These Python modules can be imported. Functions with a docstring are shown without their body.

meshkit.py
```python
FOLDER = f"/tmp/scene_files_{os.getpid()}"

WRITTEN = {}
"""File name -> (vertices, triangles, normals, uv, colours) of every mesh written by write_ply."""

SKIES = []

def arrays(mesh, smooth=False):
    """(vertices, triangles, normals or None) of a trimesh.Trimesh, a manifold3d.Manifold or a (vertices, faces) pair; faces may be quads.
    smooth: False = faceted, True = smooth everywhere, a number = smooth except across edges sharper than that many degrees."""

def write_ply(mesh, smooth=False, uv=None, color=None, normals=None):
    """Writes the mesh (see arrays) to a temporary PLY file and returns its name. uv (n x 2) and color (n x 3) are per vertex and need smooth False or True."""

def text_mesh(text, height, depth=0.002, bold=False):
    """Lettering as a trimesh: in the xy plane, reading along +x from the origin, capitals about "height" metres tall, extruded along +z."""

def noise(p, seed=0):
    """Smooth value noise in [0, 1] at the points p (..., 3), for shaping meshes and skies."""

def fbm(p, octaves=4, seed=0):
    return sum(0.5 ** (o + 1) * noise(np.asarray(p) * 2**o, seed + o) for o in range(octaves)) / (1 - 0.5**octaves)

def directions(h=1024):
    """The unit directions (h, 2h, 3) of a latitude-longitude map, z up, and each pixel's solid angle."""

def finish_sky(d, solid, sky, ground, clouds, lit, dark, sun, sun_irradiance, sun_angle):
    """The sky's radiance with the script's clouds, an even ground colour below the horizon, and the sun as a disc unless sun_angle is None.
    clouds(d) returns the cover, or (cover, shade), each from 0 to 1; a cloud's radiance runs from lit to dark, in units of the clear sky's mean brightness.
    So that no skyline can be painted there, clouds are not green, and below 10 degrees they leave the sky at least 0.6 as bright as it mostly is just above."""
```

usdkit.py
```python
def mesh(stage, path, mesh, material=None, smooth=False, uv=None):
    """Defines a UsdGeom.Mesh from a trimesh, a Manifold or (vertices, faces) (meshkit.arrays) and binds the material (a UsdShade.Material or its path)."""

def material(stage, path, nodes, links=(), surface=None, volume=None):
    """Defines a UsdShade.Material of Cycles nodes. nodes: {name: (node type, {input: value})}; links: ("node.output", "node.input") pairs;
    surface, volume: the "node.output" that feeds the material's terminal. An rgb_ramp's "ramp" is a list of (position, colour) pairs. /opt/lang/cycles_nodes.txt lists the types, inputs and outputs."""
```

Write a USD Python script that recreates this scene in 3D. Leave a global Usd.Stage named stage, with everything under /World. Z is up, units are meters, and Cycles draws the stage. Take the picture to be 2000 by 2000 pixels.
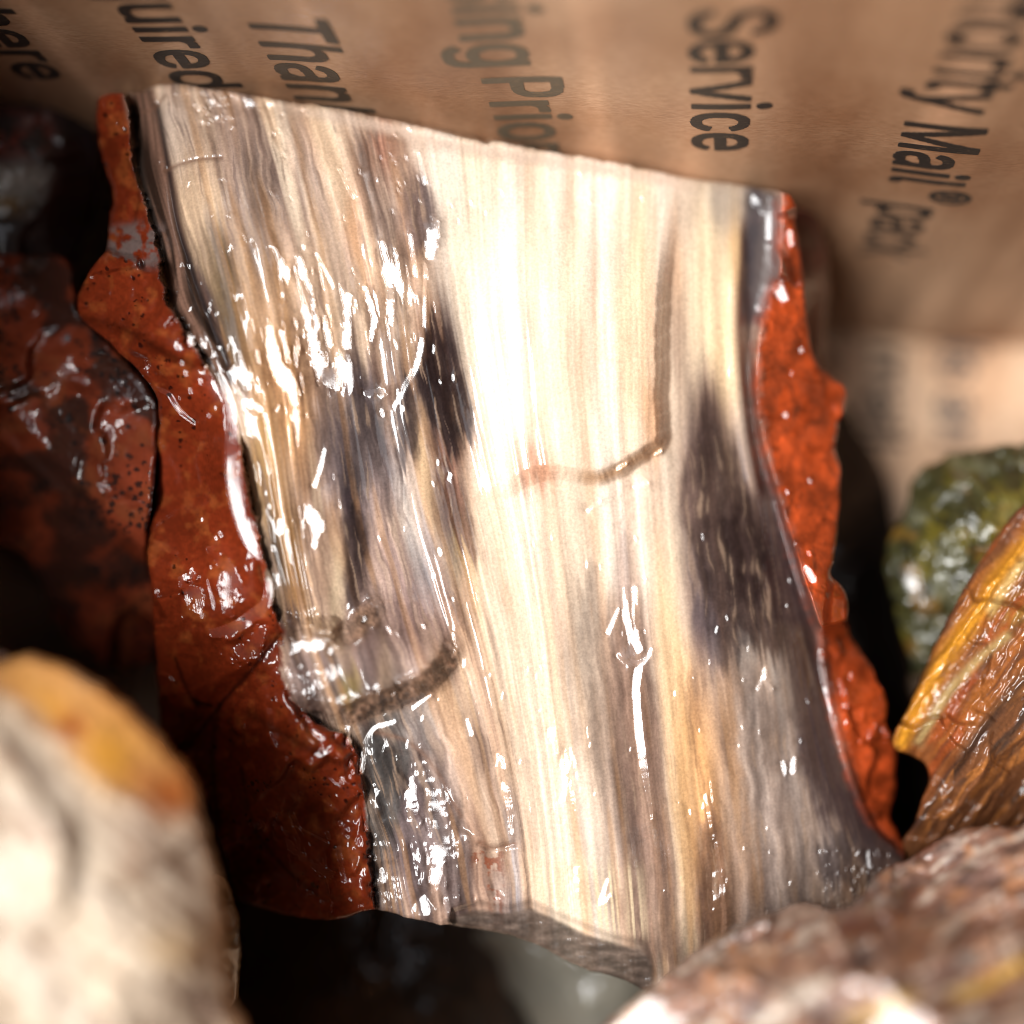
import math
import numpy as np
from scipy import ndimage as ndi
from scipy.interpolate import RBFInterpolator
from scipy.spatial import cKDTree
import trimesh, meshkit, usdkit
from pxr import Usd, UsdGeom, UsdLux, UsdShade, Gf, Sdf, Vt

stage = Usd.Stage.CreateInMemory()
UsdGeom.SetStageUpAxis(stage, UsdGeom.Tokens.z)
UsdGeom.SetStageMetersPerUnit(stage, 1.0)
UsdGeom.Xform.Define(stage, '/World')
UsdGeom.Scope.Define(stage, '/World/Looks')

# ---------------------------------------------------------------- camera
# world: z up, x along the far wall of the box (to the right), y towards that wall, floor of the box at z = 0
def unit(v):
    v = np.asarray(v, float)
    return v / np.linalg.norm(v)
DOWN = unit([0.147, -0.188, -1.0])                    # world down as the camera sees it
AX = np.array([1.0, -0.102, 0.166]); AX = unit(AX - DOWN * (AX @ DOWN))
AY = np.cross(-DOWN, AX)
ROT = np.stack([AX, AY, -DOWN])                       # rows: world axes in camera coordinates
EYE = np.array([0.0, 0.0, 0.219])
FOCUS = 0.1475
def to_world(p):
    return np.asarray(p) @ ROT.T + EYE
def to_cam(p):
    return (np.asarray(p) - EYE) @ ROT
cam = UsdGeom.Camera.Define(stage, '/World/camera')
M = np.eye(4); M[:3, :3] = ROT.T; M[3, :3] = EYE      # row-vector convention
cam.AddTransformOp().Set(Gf.Matrix4d(M.tolist()))
cam.CreateHorizontalApertureAttr(36.0); cam.CreateVerticalApertureAttr(36.0)
cam.CreateFocalLengthAttr(36.0)
cam.CreateFStopAttr(2.6); cam.CreateFocusDistanceAttr(FOCUS)
cam.CreateClippingRangeAttr(Gf.Vec2f(0.005, 20))
cam.CreateExposureAttr(0.0)

# ---------------------------------------------------------------- lamps
SUBJECT = to_world(FOCUS * np.array([-0.05, 0.05, -1]))
LDIR = unit([-0.38, -0.24, 1.0])
LAMP = SUBJECT + 0.60 * LDIR
def rect_light(name, pos, target, w, h, intensity, color):
    l = UsdLux.RectLight.Define(stage, '/World/' + name)
    z = unit(np.asarray(pos) - target); x = unit(np.cross([0, 1, 0], z)); y = np.cross(z, x)
    m = np.eye(4); m[0, :3], m[1, :3], m[2, :3], m[3, :3] = x, y, z, pos
    l.AddTransformOp().Set(Gf.Matrix4d(m.tolist()))
    l.CreateWidthAttr(w); l.CreateHeightAttr(h); l.CreateIntensityAttr(intensity); l.CreateColorAttr(Gf.Vec3f(*color))
    return l
rect_light('key_lamp', LAMP, SUBJECT, 0.20, 0.44, 36.0, (1.0, 0.99, 0.98))
rect_light('fill_lamp', SUBJECT + np.array([-0.22, 0.10, 1.25]), SUBJECT, 0.9, 0.9, 1.5, (0.88, 0.92, 1.0))  # added overhead fill for soft ambient light and sheen on the wet stone

# ---------------------------------------------------------------- stage helpers
used = {}
def numbered(parent, name):
    k = used.get((parent, name), 0); used[(parent, name)] = k + 1
    return name if k == 0 else f'{name}_{k:03d}'
def tag(prim, label=None, category=None, group=None, kind=None):
    for k, v in (('label', label), ('category', category), ('group', group), ('kind', kind)):
        if v: prim.SetCustomDataByKey(k, v)
def thing(name, label, category, loc=(0, 0, 0), group=None):
    x = UsdGeom.Xform.Define(stage, '/World/' + numbered('/World', name))
    x.AddTranslateOp().Set(Gf.Vec3d(*map(float, loc)))
    tag(x.GetPrim(), label, category, group)
    return x.GetPrim()
def put(parent, name, v, f, mat, normals=None, colour=None, label=None):
    """one Mesh under the thing; v in world coordinates"""
    base = str(parent.GetPath())
    loc = np.array(UsdGeom.XformCache().GetLocalToWorldTransform(parent))[3, :3]
    path = base + '/' + numbered(base, name)
    m = UsdGeom.Mesh.Define(stage, path)
    m.CreatePointsAttr(Vt.Vec3fArray.FromNumpy((v - loc).astype(np.float32)))
    m.CreateFaceVertexCountsAttr(Vt.IntArray.FromNumpy(np.full(len(f), f.shape[1], np.int32)))
    m.CreateFaceVertexIndicesAttr(Vt.IntArray.FromNumpy(f.astype(np.int32).ravel()))
    m.CreateSubdivisionSchemeAttr('none')
    if normals is not None:
        m.CreateNormalsAttr(Vt.Vec3fArray.FromNumpy(normals.astype(np.float32))); m.SetNormalsInterpolation('vertex')
    if colour is not None:
        UsdGeom.PrimvarsAPI(m).CreatePrimvar('albedo', Sdf.ValueTypeNames.Color3fArray, 'vertex').Set(Vt.Vec3fArray.FromNumpy(colour.astype(np.float32)))
    UsdShade.MaterialBindingAPI.Apply(m.GetPrim()).Bind(mat)
    if label: m.GetPrim().SetCustomDataByKey('label', label)
    return m.GetPrim()
def vertex_normals(v, f):
    n = np.zeros_like(v)
    fn = np.cross(v[f[:, 1]] - v[f[:, 0]], v[f[:, 2]] - v[f[:, 0]])
    for k in range(3):
        for c in range(3):
            n[:, c] += np.bincount(f[:, k], fn[:, c], len(v))
    return n / np.maximum(np.linalg.norm(n, axis=1, keepdims=True), 1e-20)

# ---------------------------------------------------------------- materials
def wet_stone(name, rough=0.4, coat=1.0, coat_rough=0.05, grain=2200.0, bump=0.00004, var=0.16):
    return usdkit.material(stage, '/World/Looks/' + name, {
        'a': ('attribute', {'attribute': 'albedo'}),
        'g': ('geometry', {}),
        'n1': ('noise_texture', {'scale': grain, 'detail': 4.0, 'roughness': 0.6}),
        'r1': ('map_range', {'from_min': 0.3, 'from_max': 0.7, 'to_min': 1 - var, 'to_max': 1 + var}),
        'c': ('combine_color', {}),
        'm': ('mix', {'mix_type': 'multiply', 'fac': 1.0}),
        'n2': ('noise_texture', {'scale': grain * 0.55, 'detail': 3.0, 'roughness': 0.55}),
        'b': ('bump', {'distance': bump, 'strength': 1.0}),
        'p': ('principled_bsdf', {'roughness': rough, 'specular_ior_level': 0.1, 'coat_weight': coat, 'coat_roughness': coat_rough, 'coat_ior': 1.45}),
    }, [('g.position', 'n1.vector'), ('g.position', 'n2.vector'), ('n1.fac', 'r1.value'), ('r1.result', 'c.r'), ('r1.result', 'c.g'), ('r1.result', 'c.b'),
        ('a.color', 'm.color1'), ('c.color', 'm.color2'), ('m.color', 'p.base_color'), ('n2.fac', 'b.height'), ('b.normal', 'p.normal')], surface='p.BSDF')
WOOD = wet_stone('wet_petrified_wood', grain=2600, bump=0.00003)
RED = wet_stone('wet_red_jasper', grain=1800, bump=0.00001, coat_rough=0.04, var=0.1)
ROUGH = wet_stone('wet_rough_stone', grain=1400, bump=0.00008, coat_rough=0.08)
DULL = wet_stone('damp_pale_stone', grain=900, bump=0.00006, rough=0.6, coat=0.12, coat_rough=0.2)

def kraft(name, scale, tint=(1, 1, 1), bands=1.0):
    return usdkit.material(stage, '/World/Looks/' + name, {
        'g': ('geometry', {}),
        'mp': ('mapping', {'scale': scale}),
        'n1': ('noise_texture', {'scale': 1.0, 'detail': 5.0, 'roughness': 0.62}),
        'n2': ('noise_texture', {'scale': 42.0, 'detail': 3.0, 'roughness': 0.5}),
        'r1': ('rgb_ramp', {'ramp': [(0.25, (0.30, 0.168, 0.092)), (0.5, (0.395, 0.236, 0.138)), (0.78, (0.48, 0.302, 0.187))]}),
        'r2': ('rgb_ramp', {'ramp': [(0.3, tuple(np.array((0.72, 0.62, 0.55)) * tint)), (0.52, tint), (0.75, tuple(np.array((1.08, 1.08, 1.08)) * tint))]}),
        'm': ('mix', {'mix_type': 'multiply', 'fac': 1.0}),
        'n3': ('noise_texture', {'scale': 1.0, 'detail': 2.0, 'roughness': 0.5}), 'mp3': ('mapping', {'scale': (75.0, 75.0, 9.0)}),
        'r3': ('rgb_ramp', {'ramp': [(0.30, (0.60, 0.52, 0.47)), (0.46, (0.9, 0.87, 0.85)), (0.56, (1, 1, 1)), (0.70, (1.5, 1.52, 1.56))]}),  # pale end paints sheen streaks into the colour, dark end damp bands
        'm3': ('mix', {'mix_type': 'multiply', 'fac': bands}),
        'b': ('bump', {'distance': 0.00005, 'strength': 0.9}),
        'rr': ('map_range', {'from_min': 0.35, 'from_max': 0.62, 'to_min': 0.42, 'to_max': 0.16}),
        'p': ('principled_bsdf', {'specular_ior_level': 0.5}),
    }, [('g.position', 'mp.vector'), ('mp.vector', 'n1.vector'), ('g.position', 'n2.vector'), ('n1.fac', 'r1.fac'), ('n2.fac', 'r2.fac'),
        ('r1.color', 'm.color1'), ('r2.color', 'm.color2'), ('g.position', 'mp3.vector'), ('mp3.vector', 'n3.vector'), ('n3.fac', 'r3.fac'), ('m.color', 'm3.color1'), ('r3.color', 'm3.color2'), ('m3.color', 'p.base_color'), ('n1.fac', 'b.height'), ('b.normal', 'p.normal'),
        ('n3.fac', 'rr.value'), ('rr.result', 'p.roughness')], surface='p.BSDF')
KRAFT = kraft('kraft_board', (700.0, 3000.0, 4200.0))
KRAFT_LIT = kraft('kraft_board_lit', (420.0, 2200.0, 1000.0), (1.6, 1.85, 2.1), 0.2)  # same board as the walls, paler to paint in the floor's stronger light
def ink(name, col, hole):
    return usdkit.material(stage, '/World/Looks/' + name, {
        'g': ('geometry', {}), 'mp': ('mapping', {'scale': (500.0, 3600.0, 3600.0)}),
        'n': ('noise_texture', {'scale': 1.0, 'detail': 5.0, 'roughness': 0.65}),
        'r': ('rgb_ramp', {'ramp': [(0.0, col), (hole, col), (hole + 0.14, (0.33, 0.2, 0.1))]}),
        'b': ('bump', {'distance': 0.0001, 'strength': 0.8}),
        'p': ('principled_bsdf', {'roughness': 0.42, 'specular_ior_level': 0.45})},
        [('g.position', 'mp.vector'), ('mp.vector', 'n.vector'), ('n.fac', 'r.fac'), ('r.color', 'p.base_color'), ('n.fac', 'b.height'), ('b.normal', 'p.normal')], surface='p.BSDF')
INK = ink('black_ink', (0.026, 0.021, 0.018), 0.63)
BROWN_INK = ink('brown_ink', (0.05, 0.037, 0.026), 0.62)
FADED = ink('faded_ink', (0.105, 0.083, 0.055), 0.6)

# ---------------------------------------------------------------- noise on 2-D grids
_tab = np.random.default_rng(7).random((8, 512, 512))
def vn(x, y, seed=0):
    t = _tab[seed % 8]
    x = np.asarray(x, float) + 37.3 * seed; y = np.asarray(y, float) + 91.7 * seed
    i = np.floor(x).astype(int); j = np.floor(y).astype(int)
    a = x - i; b = y - j
    a = a * a * (3 - 2 * a); b = b * b * (3 - 2 * b)
    i0, i1, j0, j1 = i % 512, (i + 1) % 512, j % 512, (j + 1) % 512
    return (t[j0, i0] * (1 - a) + t[j0, i1] * a) * (1 - b) + (t[j1, i0] * (1 - a) + t[j1, i1] * a) * b
def fbm(x, y, o=4, seed=0, r=0.5):
    s = 0; tot = 0
    for k in range(o):
        s = s + r ** k * vn(x * 2 ** k, y * 2 ** k, seed + k); tot += r ** k
    return s / tot
def sm(x, a, b):
    t = np.clip((x - a) / (b - a), 0, 1)
    return t * t * (3 - 2 * t)
def smooth_line(pts, n=12, closed=False):
    """Catmull-Rom through the points (extra columns are carried along)"""
    p = np.asarray(pts, float)
    if len(p) < 3: return np.vstack([p[0] + (p[-1] - p[0]) * t for t in np.linspace(0, 1, n)])
    q = np.vstack([p[-1:], p, p[:2]]) if closed else np.vstack([2 * p[0] - p[1], p, 2 * p[-1] - p[-2]])
    out = []
    for k in range(1, len(q) - 2):
        a, b, c, d = q[k - 1:k + 3]
        for t in np.linspace(0, 1, n, endpoint=False):
            out.append(0.5 * (2 * b + (c - a) * t + (2 * a - 5 * b + 4 * c - d) * t * t + (3 * b - a - 3 * c + d) * t ** 3))
    if not closed: out.append(q[-2])
    return np.array(out)

# ---------------------------------------------------------------- a stone laid out as a relief seen from above, with its own depth, sides and underside
PX = 1932.0
class Patch:
    def __init__(self, outline, step, jag=0.0, seed=0, smooth=True):
        o = smooth_line(outline, 10, True) if smooth else np.asarray(outline, float)
        d = np.cumsum(np.r_[0, np.linalg.norm(np.diff(np.vstack([o, o[:1]]), axis=0), axis=1)])
        t = np.arange(0, d[-1], step * 0.7)
        oc = np.vstack([o, o[:1]])
        o = np.stack([np.interp(t, d, oc[:, 0]), np.interp(t, d, oc[:, 1])], 1)
        if jag:
            k = fbm(o[:, 0] / 22, o[:, 1] / 22, 4, seed) - 0.5
            c = o - o.mean(0); tang = np.roll(o, -3, 0) - np.roll(o, 3, 0); nn = np.stack([tang[:, 1], -tang[:, 0]], 1)
            nn /= np.maximum(np.linalg.norm(nn, axis=1, keepdims=True), 1e-9)
            o = o + nn * (k * 2 * jag)[:, None]
        self.o, self.step = o, step
        x0, y0 = o.min(0) - 2 * step; x1, y1 = o.max(0) + 2 * step
        self.xs, self.ys = np.arange(x0, x1, step), np.arange(y0, y1, step)
        self.X, self.Y = np.meshgrid(self.xs, self.ys)
        self.mask = self.poly(o)
        self.dist = ndi.distance_transform_edt(self.mask) * step
        self.C = np.zeros(self.X.shape + (3,)); self.h = np.zeros(self.X.shape)
    def poly(self, pts, soft=0):
        p = np.asarray(pts, float); q = np.roll(p, -1, 0)
        out = np.zeros((len(self.ys), len(self.xs)), bool)
        for r, y in enumerate(self.ys):
            hit = (p[:, 1] <= y) != (q[:, 1] <= y)
            if hit.any():
                a, b = p[hit], q[hit]
                cx = np.sort(a[:, 0] + (y - a[:, 1]) / (b[:, 1] - a[:, 1]) * (b[:, 0] - a[:, 0]))
                out[r] = np.searchsorted(cx, self.xs) % 2 == 1
        return ndi.gaussian_filter(out.astype(float), soft / self.step) if soft else out
    def linedist(self, pts, reach):
        """distance to a polyline (inf beyond reach) and, if points carry a third column, the interpolated width"""
        p = np.asarray(pts, float); D = np.full(self.X.shape, 1e9); Wd = np.ones(self.X.shape)
        for a, b in zip(p[:-1], p[1:]):
            lo, hi = np.minimum(a, b)[:2] - reach, np.maximum(a, b)[:2] + reach
            i0, i1 = np.searchsorted(self.xs, [lo[0], hi[0]]); j0, j1 = np.searchsorted(self.ys, [lo[1], hi[1]])
            if i1 <= i0 or j1 <= j0: continue
            sl = np.s_[j0:j1, i0:i1]
            d = b[:2] - a[:2]; L = max(d @ d, 1e-9)
            t = np.clip(((self.X[sl] - a[0]) * d[0] + (self.Y[sl] - a[1]) * d[1]) / L, 0, 1)
            dd = np.hypot(self.X[sl] - a[0] - t * d[0], self.Y[sl] - a[1] - t * d[1])
            w = dd < D[sl]
            D[sl] = np.where(w, dd, D[sl])
            if p.shape[1] > 2: Wd[sl] = np.where(w, a[2] + t * (b[2] - a[2]), Wd[sl])
        return D, Wd
    def depth_from(self, pts):
        p = np.asarray(pts, float)
        f = RBFInterpolator(p[:, :2] / 1000, p[:, 2], kernel='thin_plate_spline', smoothing=1e-5)
        gx, gy = np.linspace(self.xs[0], self.xs[-1], 60), np.linspace(self.ys[0], self.ys[-1], 60)
        GX, GY = np.meshgrid(gx, gy)
        z = f(np.stack([GX.ravel(), GY.ravel()], 1) / 1000).reshape(60, 60)
        jy = (self.ys - gy[0]) / (gy[1] - gy[0]); jx = (self.xs - gx[0]) / (gx[1] - gx[0])
        self.D = ndi.map_coordinates(z, np.meshgrid(jy, jx, indexing='ij'), order=3, mode='nearest')
    def mix(self, col, a):
        a = np.clip(a, 0, 1)[..., None] if np.ndim(a) else a
        self.C = self.C * (1 - a) + np.asarray(col) * a
    def blob(self, x, y, rx, ry, ang=0, X=None, Y=None, p=1.0):
        X = self.X if X is None else X; Y = self.Y if Y is None else Y
        c, s = math.cos(math.radians(ang)), math.sin(math.radians(ang))
        a = ((X - x) * c + (Y - y) * s) / rx; b = (-(X - x) * s + (Y - y) * c) / ry
        return np.exp(-(a * a + b * b) ** p)
    def facets(self, scale, seed, slope, soft=2.0):
        """broken planes: every cell of a jittered grid is its own small plane"""
        rg = np.random.default_rng(seed)
        n = max(6, int((self.xs[-1] - self.xs[0]) * (self.ys[-1] - self.ys[0]) / scale ** 2))
        c = np.stack([rg.uniform(self.xs[0], self.xs[-1], n), rg.uniform(self.ys[0], self.ys[-1], n)], 1)
        wx = self.X + 40 * (fbm(self.X / 60, self.Y / 60, 3, seed) - .5); wy = self.Y + 40 * (fbm(self.X / 60, self.Y / 60, 3, seed + 3) - .5)
        dd, idx = cKDTree(c).query(np.stack([wx.ravel(), wy.ravel()], 1), k=4)
        g = rg.normal(0, slope, (n, 2)); q = np.stack([wx.ravel(), wy.ravel()], 1)
        pl = np.stack([((q - c[idx[:, k]]) * g[idx[:, k]]).sum(1) for k in range(4)], 1)
        h = pl.max(1).reshape(self.X.shape)
        return ndi.gaussian_filter(h, soft / self.step)
    def rays(self):
        return np.stack([self.X / PX - 0.5, 0.5 - self.Y / PX, -np.ones_like(self.X)], -1)
    def glints(self, m, screen=45.0):
        """wet ridges and drops: lifts the surface so that it leans, inside m, the way a drop leans that mirrors the lamp"""
        r = self.rays(); D = self.D - self.h; P = r * D[..., None]
        V = -P / np.linalg.norm(P, axis=-1, keepdims=True)
        L = to_cam(LAMP) - P; L /= np.linalg.norm(L, axis=-1, keepdims=True)
        H = V + L; H /= np.linalg.norm(H, axis=-1, keepdims=True)
        nr = (H * r).sum(-1)
        gx = -D * H[..., 0] / nr / PX; gy = D * H[..., 1] / nr / PX      # wanted slope of the depth per pixel
        bx, by = np.gradient(ndi.gaussian_filter(D, 0.7), self.step)[::-1]
        Gx, Gy = (gx - bx) * m, (gy - by) * m
        ny, nx = D.shape
        wy = np.fft.fftfreq(2 * ny, self.step)[:, None] * 2 * np.pi; wx = np.fft.fftfreq(2 * nx, self.step)[None] * 2 * np.pi
        Fx, Fy = np.fft.fft2(Gx, (2 * ny, 2 * nx)), np.fft.fft2(Gy, (2 * ny, 2 * nx))
        wx, wy = np.sin(wx * self.step) / self.step, np.sin(wy * self.step) / self.step
        S = (-1j * (wx * Fx + wy * Fy)) / (wx ** 2 + wy ** 2 + 1 / screen ** 2)
        return np.real(np.fft.ifft2(S))[:ny, :nx]                         # change of depth

def build(parent, P, parts, thick, rim=(10, 0.0012), seed=0, under=0.8):
    """parts: list of (name, mask, material, label); the first one takes what is left over and the underside"""
    D = P.D - P.h + rim[1] * np.clip(1 - P.dist / rim[0], 0, 1) ** 2
    m = P.mask
    cell = m[:-1, :-1] & m[1:, :-1] & m[:-1, 1:] & m[1:, 1:]
    lab, k = ndi.label(cell)
    if k > 1: cell = lab == (np.argmax(np.bincount(lab.ravel())[1:]) + 1)
    idx = np.full(m.shape, -1); usedv = np.zeros(m.shape, bool)
    for a in (0, 1):
        for b in (0, 1):
            usedv[a:a + cell.shape[0], b:b + cell.shape[1]] |= cell
    idx[usedv] = np.arange(usedv.sum())
    x, y, d = P.X[usedv].copy(), P.Y[usedv].copy(), D[usedv]
    j, i = np.nonzero(cell)
    a, b, c, e = idx[j, i], idx[j, i + 1], idx[j + 1, i + 1], idx[j + 1, i]
    f = np.vstack([np.stack([a, e, c], 1), np.stack([a, c, b], 1)])
    ed = np.vstack([f[:, [0, 1]], f[:, [1, 2]], f[:, [2, 0]]])
    key = np.sort(ed, 1); key = key[:, 0].astype(np.int64) * (len(x) + 1) + key[:, 1]
    u, inv, cnt = np.unique(key, return_inverse=True, return_counts=True)
    be = ed[cnt[inv] == 1]
    bv = np.unique(be)
    dd, near = cKDTree(P.o).query(np.stack([x[bv], y[bv]], 1))
    ok = dd < 2.2 * P.step
    x[bv[ok]] = P.o[near[ok], 0]; y[bv[ok]] = P.o[near[ok], 1]
    r = np.stack([x / PX - 0.5, 0.5 - y / PX, -np.ones_like(x)], 1)
    v = [to_world(r * d[:, None])]
    col = [P.C[usedv]]
    face_part = np.zeros(len(f), int)
    for q, part in enumerate(parts):
        if part[1] is not None:
            pm = part[1][j, i]; face_part[np.r_[pm, pm]] = q
    rg = np.random.default_rng(seed)
    base = v[0][bv]; centre = base.mean(0)
    where = np.full(len(x), -1); where[bv] = np.arange(len(bv))
    e0 = where[be]
    edge_part = np.zeros(len(be), int)
    own = {}
    fk = np.tile(np.arange(len(f)), 3)[cnt[inv] == 1]
    edge_part = face_part[fk]
    prev = bv; prevcol = P.C[usedv][bv]; n0 = len(x); faces = [f]; fp = [face_part]
    for t, sh in ((0.12, 0.004), (0.3, 0.03), (0.55, 0.09), (0.8, 0.2), (1.0, 0.42)):
        q = base.copy()
        nz = fbm(base[:, 0] * 90 + t * 9, base[:, 1] * 90 + base[:, 2] * 90, 4, seed) - 0.5
        away = (base - EYE) / (base - EYE)[:, 2:3] * -1.0
        away = away[:, :2]
        q[:, :2] += away * (thick * t * 1.03) + (centre[:2] - base[:, :2]) * (sh * under * (1 + nz))[:, None]
        q[:, 2] = np.maximum(base[:, 2] - thick * t * (1 + 0.5 * nz), 0.003 + 0.002 * (1 - t))
        cur = n0 + np.arange(len(bv)); n0 += len(bv)
        A, B = prev[e0[:, 0]], prev[e0[:, 1]]; C2, D2 = cur[e0[:, 1]], cur[e0[:, 0]]
        faces += [np.stack([B, A, D2], 1), np.stack([B, D2, C2], 1)]; fp += [edge_part, edge_part]
        v.append(q); col.append(prevcol * (0.75 + 0.5 * fbm(base[:, 0] * 300, base[:, 1] * 300 + t * 40, 3, seed + 2))[:, None]); prev = cur
    low = v[-1].mean(0); low[2] = max(v[-1][:, 2].mean(), 0.003)
    v.append(low[None]); col.append(prevcol.mean(0)[None])
    faces.append(np.stack([prev[e0[:, 1]], prev[e0[:, 0]], np.full(len(e0), n0)], 1)); fp.append(np.zeros(len(e0), int))
    v, f, col, fp = np.vstack(v), np.vstack(faces), np.vstack(col), np.concatenate(fp)
    nrm = vertex_normals(v, f)
    for q, (name, _, mat, label) in enumerate(parts):
        ff = f[fp == q]
        if not len(ff): continue
        ids, inv = np.unique(ff, return_inverse=True)
        put(parent, name, v[ids], inv.reshape(-1, 3), mat, nrm[ids], np.clip(col[ids], 0.002, 0.92), label)

def stone(name, label, category, P):
    c = to_world((P.rays() * P.D[..., None])[P.mask]).mean(0)
    return thing(name, label, category, (c[0], c[1], 0.0))

# ================================================================ the cardboard box
WALL_Y = None
def wall_hit(px, py):
    r = np.array([px / PX - 0.5, 0.5 - py / PX, -1.0]); w = ROT @ r
    t = WALL_Y / w[1]
    p = EYE + t * w
    return p
_p0 = to_world(0.16 * np.array([0.0176, 0.360, -1]))
WALL_Y = _p0[1]
XL, XR, YN, ZT = -0.116, 0.154, _p0[1] - 0.216, 0.14
def wave(x, z):
    return 0.0007 * (fbm(x * 28 + z * 6, z * 9, 3, 3) - 0.5) + 0.0005 * np.sin(x * 160 + z * 25) * (0.3 + fbm(x * 12, z * 12, 2, 5))
box = thing('cardboard_box', 'open brown kraft cardboard box with black lettering printed inside, full of wet stones', 'box', (0, 0, 0))
def panel(name, p0, ex, ez, nx, nz, mat, thickness=0.004, fn=None):
    """wall panel: inner face a fine sheet, closed behind; p0 corner, ex and ez edge vectors, inner normal = ex x ez"""
    s, t = np.meshgrid(np.linspace(0, 1, nx), np.linspace(0, 1, nz))
    pts = p0 + s.ravel()[:, None] * ex + t.ravel()[:, None] * ez
    n = unit(np.cross(ex, ez))
    inner = pts + n * (fn(pts)[:, None] if fn else 0)
    outer = pts - n * thickness
    k = np.arange(nx * nz).reshape(nz, nx)
    q = np.stack([k[:-1, :-1].ravel(), k[:-1, 1:].ravel(), k[1:, 1:].ravel(), k[1:, :-1].ravel()], 1)
    o = q[:, ::-1] + nx * nz
    side = []
    for line in (k[0, :], k[:, -1], k[-1, ::-1], k[::-1, 0]):
        a, b = line[:-1], line[1:]
        side.append(np.stack([b, a, a + nx * nz, b + nx * nz], 1))
    f = np.vstack([q, o] + side)
    return put(box, name, np.vstack([inner, outer]), f, mat)
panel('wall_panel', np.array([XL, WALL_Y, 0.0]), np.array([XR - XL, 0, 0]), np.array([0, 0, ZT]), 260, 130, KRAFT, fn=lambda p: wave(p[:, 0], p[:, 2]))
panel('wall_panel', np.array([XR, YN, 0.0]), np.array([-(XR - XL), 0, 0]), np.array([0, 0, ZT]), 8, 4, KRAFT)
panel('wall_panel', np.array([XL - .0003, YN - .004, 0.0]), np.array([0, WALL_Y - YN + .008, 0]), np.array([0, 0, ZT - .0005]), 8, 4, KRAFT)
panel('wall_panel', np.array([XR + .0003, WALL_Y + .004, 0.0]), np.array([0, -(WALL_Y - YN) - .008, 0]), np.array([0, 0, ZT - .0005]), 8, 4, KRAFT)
panel('shade_flap', np.array([XL - .0006, YN + .004, ZT + .001]), np.array([0, WALL_Y - YN - .008, 0]), np.array([-0.004, 0, 0.108]), 8, 4, KRAFT, thickness=.0035)  # unseen raised flap, added to keep lamp light off the left side
panel('floor_panel', np.array([XL - .006, WALL_Y + .006, -0.0003]), np.array([0, YN - WALL_Y - .012, 0]), np.array([XR - XL + .012, 0, 0]), 12, 12, KRAFT_LIT)

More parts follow.
